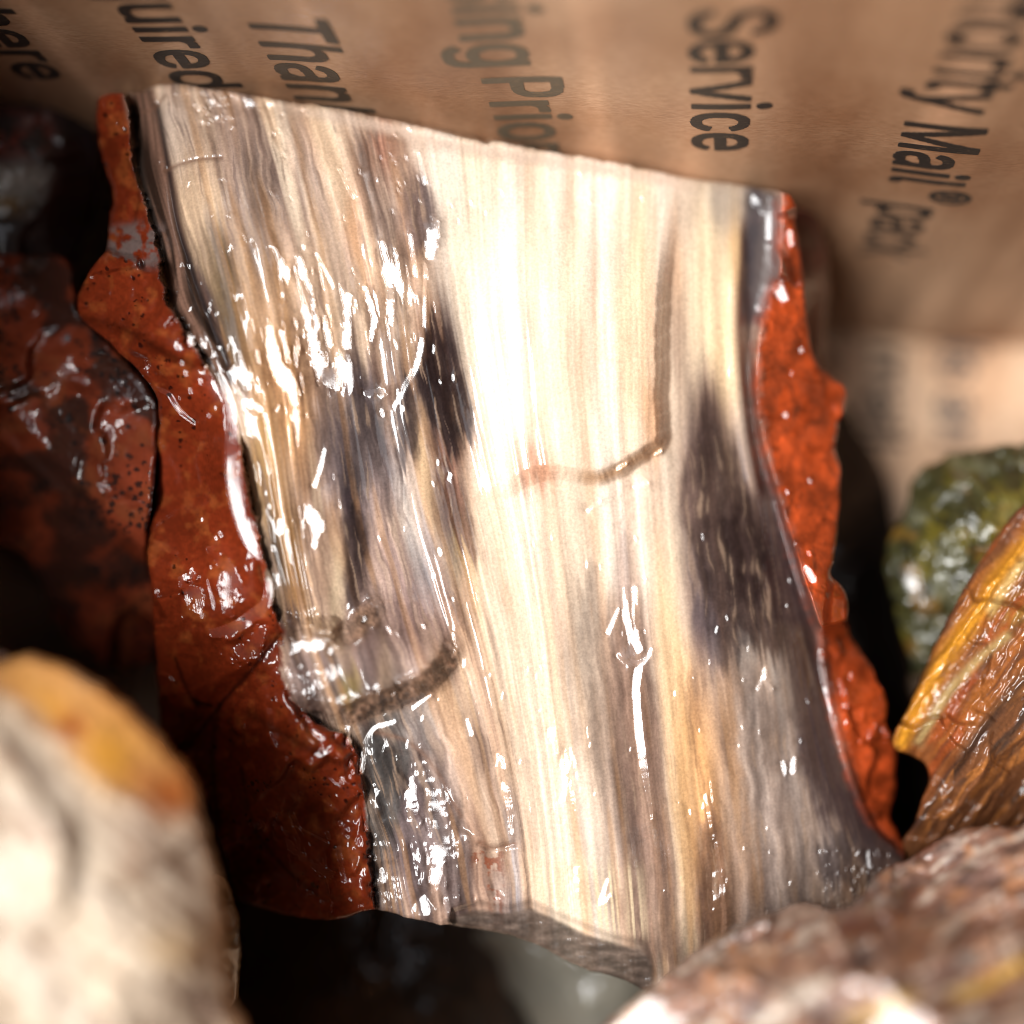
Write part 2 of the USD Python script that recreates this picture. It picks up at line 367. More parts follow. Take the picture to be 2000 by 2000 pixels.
S20 = PX / 2000.0                                     # lettering was measured on a 2000 pixel picture
def letters(text, start=None, end=None, cap=None, mat=INK, scale=None, capm=None, bold=True):
    """prints a word on the far wall: it reads downwards, tops of the letters to the right. start / end: baseline points"""
    m = meshkit.text_mesh(text, 1.0, 0.0002, bold)
    m.vertices[:, 0] -= m.bounds[0, 0]
    width = m.bounds[1, 0]
    a = wall_hit(start[0] * S20, start[1] * S20) if start else None
    b = wall_hit(end[0] * S20, end[1] * S20) if end else None
    if cap:
        c = wall_hit(cap[0] * S20, cap[1] * S20); capm = abs(c[0] - (a if a is not None else b)[0])
    if scale is None: scale = (a[2] - b[2]) / width
    if a is None: a = b + np.array([0, 0, width * scale])
    drift = 0.0 if b is None else (b[0] - a[0]) / (width * scale)
    m = m.subdivide_to_size(0.25) if hasattr(m, 'subdivide_to_size') else m
    v = np.asarray(m.vertices)
    x = a[0] + v[:, 1] * capm + drift * v[:, 0] * scale; z = a[2] - v[:, 0] * scale
    out = 0.00005 + (v[:, 2] > 0.0001) * 0.00003
    w = np.stack([x, WALL_Y - wave(x, z) - out, z], 1)
    f = np.asarray(m.faces)
    put(box, 'printed_word', w, f, mat, label=None)
    return scale, capm
sc, cp = letters('Mail', (1771, 239), (1738, 357), (1926, 248))
letters('Priority', None, (1795, 214), None, scale=sc, capm=cp)
letters('®', (1797, 364), (1791, 390), None, capm=cp * 0.72)
letters('pack', (1723, 398), None, None, scale=sc, capm=cp)
letters('Service', (1349, 14), (1357, 287), (1518, 18))
s2, c2 = letters('Prior', (943, 151), (993, 297), (1093, 158), mat=FADED)
letters('using', None, (920, 129), None, mat=FADED, scale=s2, capm=c2)
letters('Thank', (474, 29), (606, 236), (634, 29), mat=BROWN_INK)
s3, c3 = letters('required', None, (352, 166), None, scale=0.9 * s2, capm=c2 * 0.93)
letters('here', None, (46, 157), None, scale=0.9 * s2, capm=c2 * 0.86)
letters('the', None, (1965, 40), None, scale=sc, capm=cp)
def floor_letters(text, start, length, cap, mat):
    m = meshkit.text_mesh(text, 1.0, 0.0002, True); m.vertices[:, 0] -= m.bounds[0, 0]
    def hit(px, py):
        w = ROT @ np.array([px / PX - 0.5, 0.5 - py / PX, -1.0]); return EYE + w * (-EYE[2] / w[2])
    a, b = hit(*start), hit(start[0], start[1] + length)
    sc_ = (a[1] - b[1]) / m.bounds[1, 0]
    v = np.asarray(m.vertices)
    put(box, 'printed_word', np.stack([a[0] + v[:, 1] * cap, a[1] - v[:, 0] * sc_, 0.0001 + (v[:, 2] > 1e-4) * 1e-4], 1), np.asarray(m.faces), mat)
GREYINK = ink('grey_ink', (0.06, 0.055, 0.055), 0.6)
floor_letters('is an', (1778, 652), 185, 0.0085, GREYINK)
floor_letters('mail', (1640, 655), 190, 0.0085, INK)

# ================================================================ the petrified wood in the middle
OUT = [(182, 205), (190, 182), (225, 176), (262, 175), (285, 165), (330, 158), (375, 163), (420, 170), (480, 180), (560, 193), (640, 205), (720, 222), (800, 240), (870, 257),
       (900, 265), (920, 271), (940, 266), (1000, 279), (1080, 293), (1150, 305), (1230, 322), (1310, 338), (1370, 345), (1430, 355), (1465, 361), (1490, 368), (1502, 388), (1501, 420),
       (1508, 470), (1517, 540), (1524, 600), (1530, 650), (1545, 690), (1560, 704), (1585, 724), (1597, 744), (1592, 775), (1580, 810), (1577, 850), (1585, 890), (1583, 950), (1580, 1010),
       (1572, 1060), (1568, 1085), (1590, 1108), (1600, 1140), (1599, 1170), (1610, 1210), (1635, 1245), (1660, 1290), (1674, 1330), (1673, 1365), (1688, 1400), (1690, 1450), (1688, 1500),
       (1680, 1540), (1698, 1580), (1706, 1605), (1700, 1660), (1620, 1740), (1480, 1800), (1340, 1848), (1255, 1880), (1240, 1864), (1215, 1868), (1180, 1850), (1110, 1830), (1060, 1808),
       (1020, 1785), (960, 1765), (900, 1752), (840, 1745), (780, 1735), (705, 1716), (650, 1733), (600, 1735), (540, 1725), (480, 1708), (440, 1688), (432, 1640), (412, 1580), (380, 1500),
       (330, 1430), (305, 1380), (298, 1300), (292, 1200), (285, 1100), (278, 1040), (292, 940), (298, 850), (294, 745), (215, 655), (148, 590), (165, 520), (200, 470), (207, 420), (212, 360),
       (196, 310), (184, 250)]
A = Patch(OUT, 1.9, jag=3.0, seed=1)
A.depth_from([(260, 180, .1545), (450, 180, .1525), (700, 222, .1515), (1000, 285, .1525), (1300, 340, .1560), (1430, 358, .1585), (1490, 378, .1605),
    (300, 350, .1490), (340, 560, .1460), (410, 700, .1430), (450, 900, .1428), (600, 880, .1452), (600, 650, .1456), (800, 650, .1472), (1000, 650, .1484), (1250, 700, .1515), (1395, 700, .1545), (1430, 760, .1572), (1500, 720, .1605), (1590, 745, .165),
    (512, 1100, .1436), (700, 1100, .1459), (1000, 1100, .1476), (1250, 1100, .1498), (1450, 1100, .1528), (1535, 1150, .1558), (1575, 1050, .160), (1600, 1200, .1635),
    (695, 1500, .1468), (900, 1500, .1476), (1200, 1500, .1484), (1450, 1500, .1505), (1600, 1500, .1545), (1685, 1480, .160), (1640, 1300, .160),
    (712, 1715, .1495), (900, 1750, .1495), (1220, 1860, .1495), (1450, 1800, .1508), (1690, 1660, .156), (1705, 1600, .1575),
    (190, 190, .160), (205, 350, .1595), (160, 590, .157), (298, 830, .1535), (285, 1030, .154), (380, 900, .1508), (300, 1250, .159), (400, 1250, .152), (330, 1430, .162), (450, 1450, .1535), (440, 1690, .160), (600, 1600, .1512), (600, 1733, .156)])
X, Y = A.X, A.Y
YG = [150, 200, 400, 600, 800, 1000, 1200, 1400, 1600, 1800, 1900]
GU = [[255, 265, 318, 375, 445, 490, 535, 610, 700, 712, 715], [418, 430, 480, 530, 555, 570, 600, 680, 760, 790, 800], [585, 600, 680, 715, 740, 780, 850, 905, 950, 975, 985],
      [785, 790, 830, 850, 895, 945, 985, 1020, 1040, 1055, 1060], [950, 950, 945, 950, 970, 1010, 1035, 1058, 1085, 1110, 1120], [1130, 1130, 1130, 1130, 1140, 1155, 1170, 1200, 1225, 1240, 1245],
      [1270, 1270, 1262, 1256, 1255, 1270, 1285, 1310, 1335, 1350, 1355], [1380, 1380, 1385, 1395, 1410, 1445, 1475, 1500, 1520, 1530, 1535], [1436, 1435, 1425, 1412, 1425, 1475, 1535, 1575, 1685, 1705, 1710]]
gt = np.stack([np.interp(A.ys, YG, ndi.gaussian_filter1d(np.array(g, float), 0.6, mode='nearest')) for g in GU], 1)
S = np.stack([np.interp(A.xs, gt[r], np.arange(9.0)) + np.where(A.xs < gt[r, 0], (A.xs - gt[r, 0]) / 140, 0) + np.where(A.xs > gt[r, 8], (A.xs - gt[r, 8]) / 90, 0) for r in range(len(A.ys))])
S = ndi.gaussian_filter(S, (6, 4))
SW = S + 0.05 * (fbm(X / 90, Y / 160, 3, 11) - 0.5)
# feathering: colour boundaries run out along the grain
feather = 70 * (fbm(SW * 12, Y / 420, 3, 21) - 0.5) + 44 * (vn(SW * 40, Y / 300, 24) - 0.5)
sidew = 14 * (fbm(X / 40, Y / 120, 3, 26) - 0.5)
FX, FY = X + sidew, Y + feather
s1, s2_, s3_ = vn(SW * 5, Y / 600, 31), vn(SW * 13, Y / 420, 32), vn(SW * 34, Y / 300, 33)
s4 = vn(SW * 75, Y / 120, 34); speck = fbm(X / 5, Y / 9, 2, 35)
CREAM, PALE, TAN, ORANGE = (.75, .63, .49), (.82, .73, .63), (.49, .335, .225), (.56, .34, .17)
TAUPE, GREY, BROWN, DARK, BLACK = (.33, .25, .20), (.19, .165, .15), (.19, .115, .075), (.065, .048, .044), (.022, .016, .018)
OLIVE, RUST = (.20, .145, .07), (.40, .14, .05)
A.C[:] = CREAM
A.mix(PALE, 0.7 * sm(s1, .45, .7)); A.mix(TAN, 0.35 * sm(s2_, .5, .85)); A.mix(TAUPE, 0.2 * sm(s3_, .62, .9)); A.mix(TAN, 0.12 * sm(s4, .5, .9))
left = 1 - sm(S, 2.3, 3.0)
A.mix((.56, .42, .31), 0.75 * left); A.mix(TAUPE, left * 0.75 * sm(vn(SW * 8, Y / 380, 41), .46, .66)); A.mix((.70, .56, .41), left * 0.8 * sm(vn(SW * 9.0, Y / 700, 42), .56, .72))
A.mix(TAN, left * 0.45 * sm(vn(SW * 26, Y / 240, 43), .5, .8)); A.mix(BROWN, left * 0.35 * sm(vn(SW * 20, Y / 260, 44), .66, .85))
def B(x, y, rx, ry, col, a, ang=0, p=1.0):
    A.mix(col, np.minimum(1.5 * a * A.blob(x, y, rx * 1.15, ry * 1.15, ang, FX, FY, p), min(a, 1)))
def zone(pts, soft, col, a):
    m = A.poly(smooth_line(pts, 8, True), soft)
    JY, JX = np.meshgrid(np.arange(m.shape[0]), np.arange(m.shape[1]), indexing='ij')
    A.mix(col, a * ndi.map_coordinates(m, [JY + feather / A.step, JX + 0.8 * sidew / A.step], order=1, mode='nearest'))
zone([(600, 700), (700, 690), (780, 700), (800, 860), (770, 960), (700, 990), (650, 960), (600, 860)], 20, (.21, .17, .155), .8)
zone([(500, 960), (560, 940), (640, 1000), (800, 1000), (860, 1150), (850, 1290), (640, 1345), (560, 1240), (520, 1100)], 16, (.30, .225, .185), .8)
zone([(690, 1390), (780, 1380), (860, 1480), (910, 1580), (960, 1620), (960, 1760), (700, 1740)], 14, (.19, .155, .14), .85)
zone([(1310, 1150), (1420, 1220), (1520, 1250), (1570, 1400), (1640, 1560), (1700, 1640), (1450, 1820), (1360, 1700), (1350, 1500), (1330, 1330)], 24, (.30, .26, .22), .85)
zone([(1130, 1150), (1200, 1120), (1235, 1250), (1255, 1450), (1265, 1650), (1270, 1850), (1180, 1800), (1150, 1500), (1135, 1300)], 16, (.34, .25, .18), .7)
zone([(400, 430), (445, 470), (465, 600), (470, 700), (440, 720), (395, 600), (365, 510)], 12, (.22, .165, .11), .75)
# lower half of the face is greyer and more streaked
low = sm(Y + 200 * (s1 - .5), 1080, 1420)
right = sm(S, 4.2, 5.0)
A.mix(TAUPE, 0.6 * low * right * sm(vn(SW * 10, Y / 500, 51), .38, .62)); A.mix(TAN, 0.6 * low * right * sm(vn(SW * 12, Y / 500, 52), .45, .7)); A.mix(BROWN, 0.4 * low * right * sm(vn(SW * 18, Y / 200, 53), .58, .8))
A.mix(GREY, 0.3 * low * right * sm(vn(SW * 34, Y / 90, 54), .55, .8))
for b in [  # upper left band
    (330, 260, 30, 60, (.60, .50, .42), .8), (370, 480, 60, 160, (.62, .47, .32), .7), (430, 330, 16, 80, TAUPE, .8, -12), (480, 340, 26, 90, GREY, .75, -18), (455, 250, 40, 60, TAUPE, .6, -15),
    (560, 270, 34, 80, TAUPE, .75, -18), (590, 380, 22, 60, GREY, .6, -15), (545, 340, 10, 120, CREAM, .9, -16), (640, 300, 22, 120, CREAM, .95, -14), (520, 230, 16, 60, CREAM, .8, -14),
    (715, 300, 40, 60, BROWN, .75, -18), (735, 270, 26, 36, (.26, .13, .09), .6), (790, 370, 24, 60, GREY, .9, -18), (770, 430, 30, 60, (.12, .10, .095), .75, -14), (700, 380, 26, 70, TAUPE, .7, -15), (665, 440, 14, 50, RUST, .35),
    (400, 490, 46, 70, (.24, .185, .13), .85, -20), (440, 560, 40, 70, OLIVE, .8, -18), (405, 610, 26, 70, (.10, .08, .07), .9, -25), (450, 640, 26, 60, (.27, .21, .13), .7, -20), (370, 560, 16, 60, (.13, .10, .09), .9, -25),
    (540, 740, 40, 130, (.55, .33, .17), .9, -4), (510, 600, 46, 90, (.60, .42, .27), .7), (590, 560, 30, 110, (.62, .46, .33), .6), (640, 480, 24, 120, TAUPE, .45, -12), (500, 850, 24, 70, (.40, .27, .12), .8),
    # the dark middle
    (830, 690, 36, 95, BLACK, 1.1, -4), (835, 640, 22, 70, DARK, .9), (850, 800, 36, 70, DARK, .85, -8), (800, 720, 16, 110, DARK, .6), (870, 760, 20, 60, BROWN, .5),
    (690, 770, 36, 80, (.13, .11, .11), .85, -6), (745, 770, 22, 90, (.10, .085, .085), .9, -6), (720, 850, 40, 60, (.13, .11, .105), .7), (655, 880, 30, 90, (.15, .13, .13), .8, -6), (670, 1010, 20, 120, (.085, .07, .08), .8, -4),
    (800, 760, 8, 80, (.20, .22, .25), .8, -10), (800, 820, 14, 60, OLIVE, .6), (840, 930, 34, 110, BROWN, .85, -6), (850, 900, 20, 60, (.17, .09, .065), .6), (875, 1040, 26, 70, (.21, .16, .08), .75), (880, 1160, 22, 60, (.34, .21, .11), .6),
    (800, 900, 14, 90, (.70, .52, .33), .7, -10), (785, 1000, 16, 110, (.45, .43, .40), .75, -14), (810, 1060, 12, 40, (.30, .31, .33), .7), (930, 900, 30, 120, CREAM, .6),
    # lower left
    (530, 1000, 26, 120, (.34, .22, .10), .85, -14), (510, 1070, 22, 90, (.11, .085, .06), .95, -16), (560, 1100, 18, 80, (.24, .14, .06), .8), (610, 1060, 24, 70, (.40, .28, .19), .7), (640, 1120, 14, 70, (.62, .50, .34), .9), (700, 1180, 44, 110, TAUPE, .75, -6),
    (690, 1240, 30, 90, (.20, .145, .13), .8, -6), (760, 1120, 24, 90, (.30, .23, .21), .7, -10), (800, 1180, 40, 60, (.36, .26, .23), .7), (600, 1200, 40, 34, (.42, .30, .17), .7), (580, 1270, 50, 50, (.24, .19, .17), .85),
    (620, 1330, 50, 30, (.10, .075, .06), .8), (660, 1300, 16, 30, (.42, .33, .08), .5), (725, 1300, 12, 60, (.60, .44, .30), .7), (550, 1180, 26, 22, (.085, .06, .05), .8),
    (740, 1430, 46, 120, (.085, .085, .075), 1.0, -8), (720, 1560, 26, 110, (.10, .105, .095), .9), (790, 1600, 46, 130, (.20, .165, .16), .9), (860, 1640, 50, 90, (.22, .18, .165), .85), (820, 1480, 30, 120, (.13, .11, .10), .8, -18), (900, 1480, 40, 110, (.36, .27, .21), .6),
    (840, 1400, 40, 70, (.42, .33, .27), .6, -18), (800, 1370, 24, 40, (.24, .22, .20), .7), (905, 1610, 18, 60, (.16, .12, .10), .8), (880, 1720, 110, 30, (.20, .16, .14), .7), (960, 1560, 12, 60, (.16, .16, .17), .6), (975, 1650, 9, 90, (.30, .31, .33), .6),
    # slab and its surroundings, its right-hand shadow painted as a brown-grey strip
    (1010, 885, 34, 34, (.44, .21, .13), .8), (975, 860, 14, 40, (.50, .28, .18), .5), (1110, 650, 16, 130, TAN, .55), (1200, 600, 30, 200, (.66, .47, .28), .6), (1060, 760, 26, 90, TAN, .3), (1230, 790, 16, 60, (.60, .36, .2), .7),
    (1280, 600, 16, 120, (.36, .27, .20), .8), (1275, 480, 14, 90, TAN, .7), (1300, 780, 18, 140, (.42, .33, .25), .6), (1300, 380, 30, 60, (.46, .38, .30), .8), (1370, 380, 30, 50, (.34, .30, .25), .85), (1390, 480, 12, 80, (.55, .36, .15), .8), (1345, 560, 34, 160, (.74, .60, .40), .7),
    (1370, 700, 22, 120, (.62, .46, .27), .6),
    # dark patch at the right
    (1350, 860, 30, 90, (.13, .095, .08), .9, -6), (1380, 980, 60, 130, (.10, .075, .068), 1.0, -8), (1420, 1120, 60, 110, (.085, .065, .062), 1.0, -10), (1370, 1160, 44, 90, (.13, .105, .105), .9, -8),
        (1340, 790, 16, 60, (.16, .11, .08), .9, -4), (1345, 900, 44, 110, (.115, .085, .075), 1.0, -8), (1385, 1010, 66, 110, (.10, .072, .066), 1.0, -10), (1420, 1090, 56, 80, (.07, .05, .048), 1.0, -12), (1330, 1130, 30, 90, (.17, .14, .14), .9, -8), (1370, 1200, 40, 60, (.09, .075, .085), .9, -10),
    (1450, 1180, 30, 90, (.10, .08, .075), .8, -12), (1385, 900, 14, 60, (.34, .26, .16), .5, -10), (1400, 1000, 12, 60, (.22, .15, .10), .6, -10),
    (1430, 1290, 44, 80, (.38, .36, .32), .9, -8), (1470, 1400, 40, 90, (.44, .36, .28), .6), (1400, 1350, 30, 90, (.30, .235, .18), .7), (1500, 1500, 36, 110, (.22, .165, .12), .7),
    # lower right streaks
    (1450, 1560, 110, 240, (.30, .26, .225), .6), (1400, 1720, 90, 90, (.24, .20, .175), .6), (1130, 1560, 50, 200, (.42, .36, .31), .5),
        (1090, 1300, 16, 160, (.36, .28, .21), .8, -5), (1110, 1180, 20, 90, (.52, .46, .38), .6), (1190, 1380, 40, 150, (.27, .19, .14), .75, -5), (1215, 1560, 34, 140, (.16, .12, .095), .75, -5), (1160, 1440, 9, 110, (.12, .085, .06), .7, -5), (1235, 1700, 30, 90, (.20, .16, .13), .8),
    (1270, 1280, 22, 190, (.66, .49, .30), .85, -5), (1310, 1480, 30, 130, (.60, .39, .2), .8, -5), (1300, 1650, 14, 110, (.50, .36, .2), .7, -5), (1340, 1620, 26, 90, (.36, .22, .12), .8, -5), (1340, 1740, 24, 90, (.09, .06, .045), .9), (1390, 1560, 20, 130, (.27, .20, .15), .7),
    (1440, 1620, 30, 110, (.19, .14, .11), .7), (1270, 1780, 34, 60, (.34, .28, .18), .6), (1240, 1820, 60, 40, (.20, .17, .13), .7), (1180, 1080, 14, 80, (.36, .29, .26), .6), (1200, 1200, 30, 60, (.44, .33, .26), .6)]:
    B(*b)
cream = np.exp(-((S - 3.45) / 0.36) ** 2) * sm(Y, 250, 500)
A.mix((.80, .69, .54), 0.8 * cream * (1 - 0.6 * sm(s4, .6, .9))); A.mix((.62, .44, .29), .5 * np.exp(-((S - 4.0) / 0.10) ** 2) * sm(Y, 1050, 1200))
A.mix((.50, .32, .20), 0.32 * sm(vn(SW * 6, Y / 420, 151), .55, .75) * sm(S, .2, .6) * (1 - .6 * sm(S, 3.1, 3.3) * (1 - sm(S, 3.7, 3.9))))
A.mix((.55, .32, .15), 0.7 * np.exp(-((S - 6.05) / .16) ** 2) * sm(Y, 1150, 1350)); A.mix((.54, .33, .18), 0.6 * A.blob(540, 760, 44, 130, -4, FX, FY))
lum = A.C.mean(-1)
dz = 1 - sm(lum, .22, .5)                              # the dark patches are bundles of fine dark and pale fibres
SB = SW + 0.10 * (fbm(X / 60, Y / 60, 3, 119) - .5)
st = 0.5 * vn(SB * 8, Y / 150, 111) + 0.3 * vn(SB * 19, Y / 110, 112) + 0.2 * vn(SB * 44, Y / 70, 113)
A.C *= np.exp((st - .5) * (0.8 + 1.5 * dz) * (0.55 + .45 * np.maximum(left, low)))[..., None]
A.mix((.50, .38, .28), 0.42 * dz * sm(vn(SB * 11, Y / 150, 114) * .7 + vn(SB * 40, Y / 80, 115) * .3, .60, .78))
A.mix((.07, .05, .046), 0.4 * np.maximum(left, low * right) * sm(vn(SB * 14, Y / 120, 116) * .6 + vn(SB * 50, Y / 40, 117) * .4, .62, .78))
A.mix((.46, .27, .12), 0.35 * np.maximum(left, low) * sm(vn(SW * 11, Y / 300, 118), .62, .8))
def zone2(pts, soft, col, a):
    m = A.poly(smooth_line(pts, 8, True), soft * 1.25)
    JY, JX = np.meshgrid(np.arange(m.shape[0]), np.arange(m.shape[1]), indexing='ij')
    m = ndi.map_coordinates(m, [JY + 1.3 * feather / A.step, JX + 1.2 * sidew / A.step], order=1, mode='nearest')
    m = sm(m + 0.9 * (st - .5) + .5 * (fbm(X / 9, Y / 26, 3, 120) - .5), .12, .92) * sm(m, .02, .3)
    A.mix(np.array(col) * np.exp(2.2 * (st - .5) + .8 * (fbm(X / 7, Y / 20, 3, 121) - .5))[..., None], a * m)
    A.mix((.33, .25, .18), 0.75 * m * sm(vn(SB * 26, Y / 90, 122) * .6 + vn(SB * 60, Y / 40, 123) * .4, .66, .8))
zone2([(806, 610), (838, 600), (862, 670), (892, 760), (893, 830), (860, 850), (815, 800), (785, 730), (782, 690)], 9, (.026, .019, .018), .95)
zone2([(745, 730), (775, 720), (790, 800), (785, 880), (760, 900), (745, 820)], 8, (.045, .037, .034), .88)
zone2([(660, 730), (715, 740), (730, 830), (700, 900), (655, 960), (640, 880)], 14, (.085, .071, .064), .8)
zone2([(655, 960), (690, 950), (690, 1080), (675, 1160), (650, 1100)], 8, (.045, .035, .032), .85)
zone2([(1338, 742), (1352, 760), (1372, 830), (1440, 930), (1490, 1050), (1515, 1180), (1480, 1240), (1420, 1230), (1385, 1215), (1345, 1150), (1305, 1090), (1292, 960), (1300, 860)], 10, (.062, .046, .038), .92)
zone2([(1370, 940), (1440, 960), (1480, 1080), (1470, 1150), (1410, 1150), (1360, 1060)], 14, (.026, .019, .017), .8)
zone2([(1310, 1080), (1350, 1150), (1410, 1225), (1390, 1260), (1350, 1220), (1320, 1150)], 8, (.055, .046, .042), .8)
zone2([(820, 900), (860, 880), (890, 960), (890, 1050), (850, 1040), (830, 980)], 8, (.09, .052, .038), .8)
zone2([(770, 350), (805, 345), (830, 440), (825, 480), (790, 470), (770, 420)], 10, (.10, .082, .08), .7)
zone2([(700, 1390), (760, 1400), (765, 1500), (740, 1600), (715, 1600), (695, 1500)], 9, (.072, .072, .066), .85)
zone2([(1160, 1180), (1215, 1200), (1240, 1350), (1262, 1550), (1280, 1820), (1190, 1780), (1170, 1500)], 14, (.15, .105, .08), .72)
zone2([(1085, 1080), (1120, 1100), (1140, 1300), (1150, 1500), (1120, 1480), (1100, 1300)], 10, (.27, .215, .165), .7)
zone2([(1325, 1560), (1365, 1570), (1390, 1700), (1380, 1830), (1330, 1830)], 12, (.10, .066, .05), .75)
zone2([(1390, 1290), (1470, 1300), (1560, 1430), (1640, 1580), (1560, 1720), (1450, 1760), (1410, 1560)], 22, (.235, .20, .17), .75)
zone2([(1490, 1200), (1530, 1260), (1560, 1400), (1600, 1500), (1660, 1590), (1600, 1600), (1530, 1500), (1500, 1350)], 12, (.045, .035, .034), .85)
zone2([(1540, 1600), (1640, 1590), (1700, 1630), (1640, 1700), (1560, 1680)], 12, (.06, .055, .055), .75)
A.mix((.16, .10, .07), .5 * np.exp(-((X - np.interp(Y, [400, 640, 800, 940], [1398, 1396, 1410, 1436])) / 7) ** 2) * sm(Y, 440, 560) * (1 - sm(Y, 930, 945)))
A.mix((.66, .54, .44), .7 * np.exp(-((Y - np.interp(X, [480, 640, 760, 870, 1000, 1150, 1310], [192, 222, 250, 276, 297, 322, 352])) / 12) ** 2) * sm(X, 480, 640) * (1 - sm(X, 1250, 1330)))
# dark border strip on the right, where wood meets red stone
rb = smooth_line([(1425, 350, 18), (1412, 480, 14), (1414, 600, 12), (1420, 720, 14), (1432, 830, 18), (1460, 930, 26), (1490, 1040, 36), (1518, 1160, 40), (1545, 1280, 40), (1560, 1400, 44), (1600, 1490, 46), (1660, 1575, 44), (1720, 1620, 40)])
d, w = A.linedist(rb, 120)
A.mix((.05, .037, .036), 0.95 * np.exp(-np.clip((d + 16 * (fbm(X / 16, Y / 70, 3, 61) - .5)) / w, 0, 9) ** 2))
A.C = np.clip(A.C, 0, 1) ** np.array([1.16, 1.215, 1.205])
soft_ = np.stack([ndi.gaussian_filter(A.C[..., k], (2.0, 1.9)) for k in range(3)], -1); A.C = A.C * (1 - .42 * sm(S, 2.4, 3.2)[..., None] - .12) + soft_ * (.42 * sm(S, 2.4, 3.2)[..., None] + .12)
A.C *= (0.95 + 0.10 * s4)[..., None] * (0.92 + 0.16 * speck)[..., None]
A.mix((.10, .075, .06), 0.16 * sm(fbm(X / 4, Y / 8, 2, 62), .66, .8) * sm(vn(SW * 6, Y / 250, 63), .5, .8))

A.mix((.045, .04, .046), .92 * A.poly([(1404, 350), (1470, 360), (1480, 420), (1475, 540), (1440, 620), (1412, 610), (1407, 480)], 6))
A.mix((.30, .26, .22), .5 * A.poly([(1330, 335), (1410, 350), (1406, 420), (1380, 440), (1340, 420)], 14))
# red stone on both sides
LB = smooth_line([(225, 150), (238, 178), (250, 260), (257, 320), (284, 415), (300, 470), (316, 560), (345, 620), (388, 685), (425, 745), (448, 800), (462, 880), (488, 1000), (503, 1090), (530, 1185), (528, 1240), (550, 1315), (615, 1372), (660, 1392), (685, 1470), (692, 1560), (712, 1760)])
RB = smooth_line([(1468, 330), (1468, 420), (1462, 520), (1432, 600), (1420, 700), (1428, 800), (1448, 880), (1478, 980), (1510, 1090), (1545, 1200), (1552, 1260), (1570, 1340), (1590, 1420), (1612, 1490), (1650, 1560), (1715, 1620), (1760, 1680)])
jagx = 20 * (fbm(X / 18, Y / 18, 4, 71, .6) - 0.5)
lx = np.interp(Y, LB[:, 1], LB[:, 0]); rx = np.interp(Y, RB[:, 1], RB[:, 0])
redL = X + jagx < lx; redR = X + jagx > rx
softL = sm(lx - X - jagx, -4, 5); softR = sm(X + jagx - rx, -18, 22)
r1, r2 = fbm(X / 70, Y / 90, 4, 73), fbm(X / 24, Y / 24, 3, 74)
RC = np.array((.15, .019, .005)) * (0.55 + 0.9 * r1)[..., None]
RC = RC * (1 - .5 * sm(r2, .5, .8)[..., None]) + np.array((.30, .075, .018)) * .5 * sm(r2, .5, .8)[..., None]
def speckle(P, n, seed, rmax=4.0):
    r_ = np.random.default_rng(seed)
    p = np.stack([r_.uniform(P.xs[0], P.xs[-1], n), r_.uniform(P.ys[0], P.ys[-1], n)], 1)
    keep = fbm(p[:, 0] / 55, p[:, 1] / 55, 3, seed) + r_.normal(0, .07, n) > .53
    p = p[keep]; rad = rmax * r_.uniform(.25, 1, len(p)) ** 2 + .5
    q = np.stack([(P.X + 7 * (fbm(P.X / 9, P.Y / 9, 2, seed) - .5)).ravel(), (P.Y + 7 * (fbm(P.X / 9, P.Y / 9, 2, seed + 2) - .5)).ravel()], 1)
    d_, k_ = cKDTree(p).query(q)
    return sm(rad[k_] + .9 - d_, 0, 1.8).reshape(P.X.shape)
spots = speckle(A, 5200, 31)
dense = speckle(A, 26000, 32, 3.0); spots = np.maximum(spots, dense * np.maximum(sm(A.blob(485, 1475, 34, 26), .3, .6), sm(A.blob(630, 1470, 60, 60), .3, .6)))
RC = RC * (1 - 0.8 * spots[..., None])
RR = np.array((.27, .038, .008)) * (0.7 + 0.6 * r1)[..., None]
RR = RR * (1 - .35 * sm(r2, .55, .75)[..., None])
for ln, ww, al in (([(300, 1480), (415, 1330), (465, 1275), (530, 1195)], 5, .75), ([(415, 1330), (400, 1420), (412, 1560)], 7, .6), ([(330, 1240), (352, 1300), (372, 1330)], 3, .7), ([(365, 1322), (400, 1332)], 4, .8), ([(470, 1345), (560, 1400), (640, 1440)], 10, .5), ([(160, 600), (230, 618), (300, 660), (360, 690)], 9, .5), ([(455, 1450), (480, 1560), (540, 1640), (600, 1690)], 4, .45), ([(240, 300), (262, 360), (255, 420)], 4, .4)):
    wob = 1 + 0.9 * (fbm(X / 13, Y / 13, 3, 85) - .5)
    RC = RC * (1 - al * np.exp(-(A.linedist(smooth_line(ln), 40)[0] * wob / ww) ** 2))[..., None]
RC = RC * np.exp(0.6 * (fbm(X / 7, Y / 7, 3, 86) - .5))[..., None]
RR = RR * np.exp(1.9 * (fbm(X / 26, Y / 30, 4, 87) - .5))[..., None]
A.C = A.C * (1 - softL[..., None]) + RC * softL[..., None]
A.C = A.C * (1 - softR[..., None]) + RR * softR[..., None]
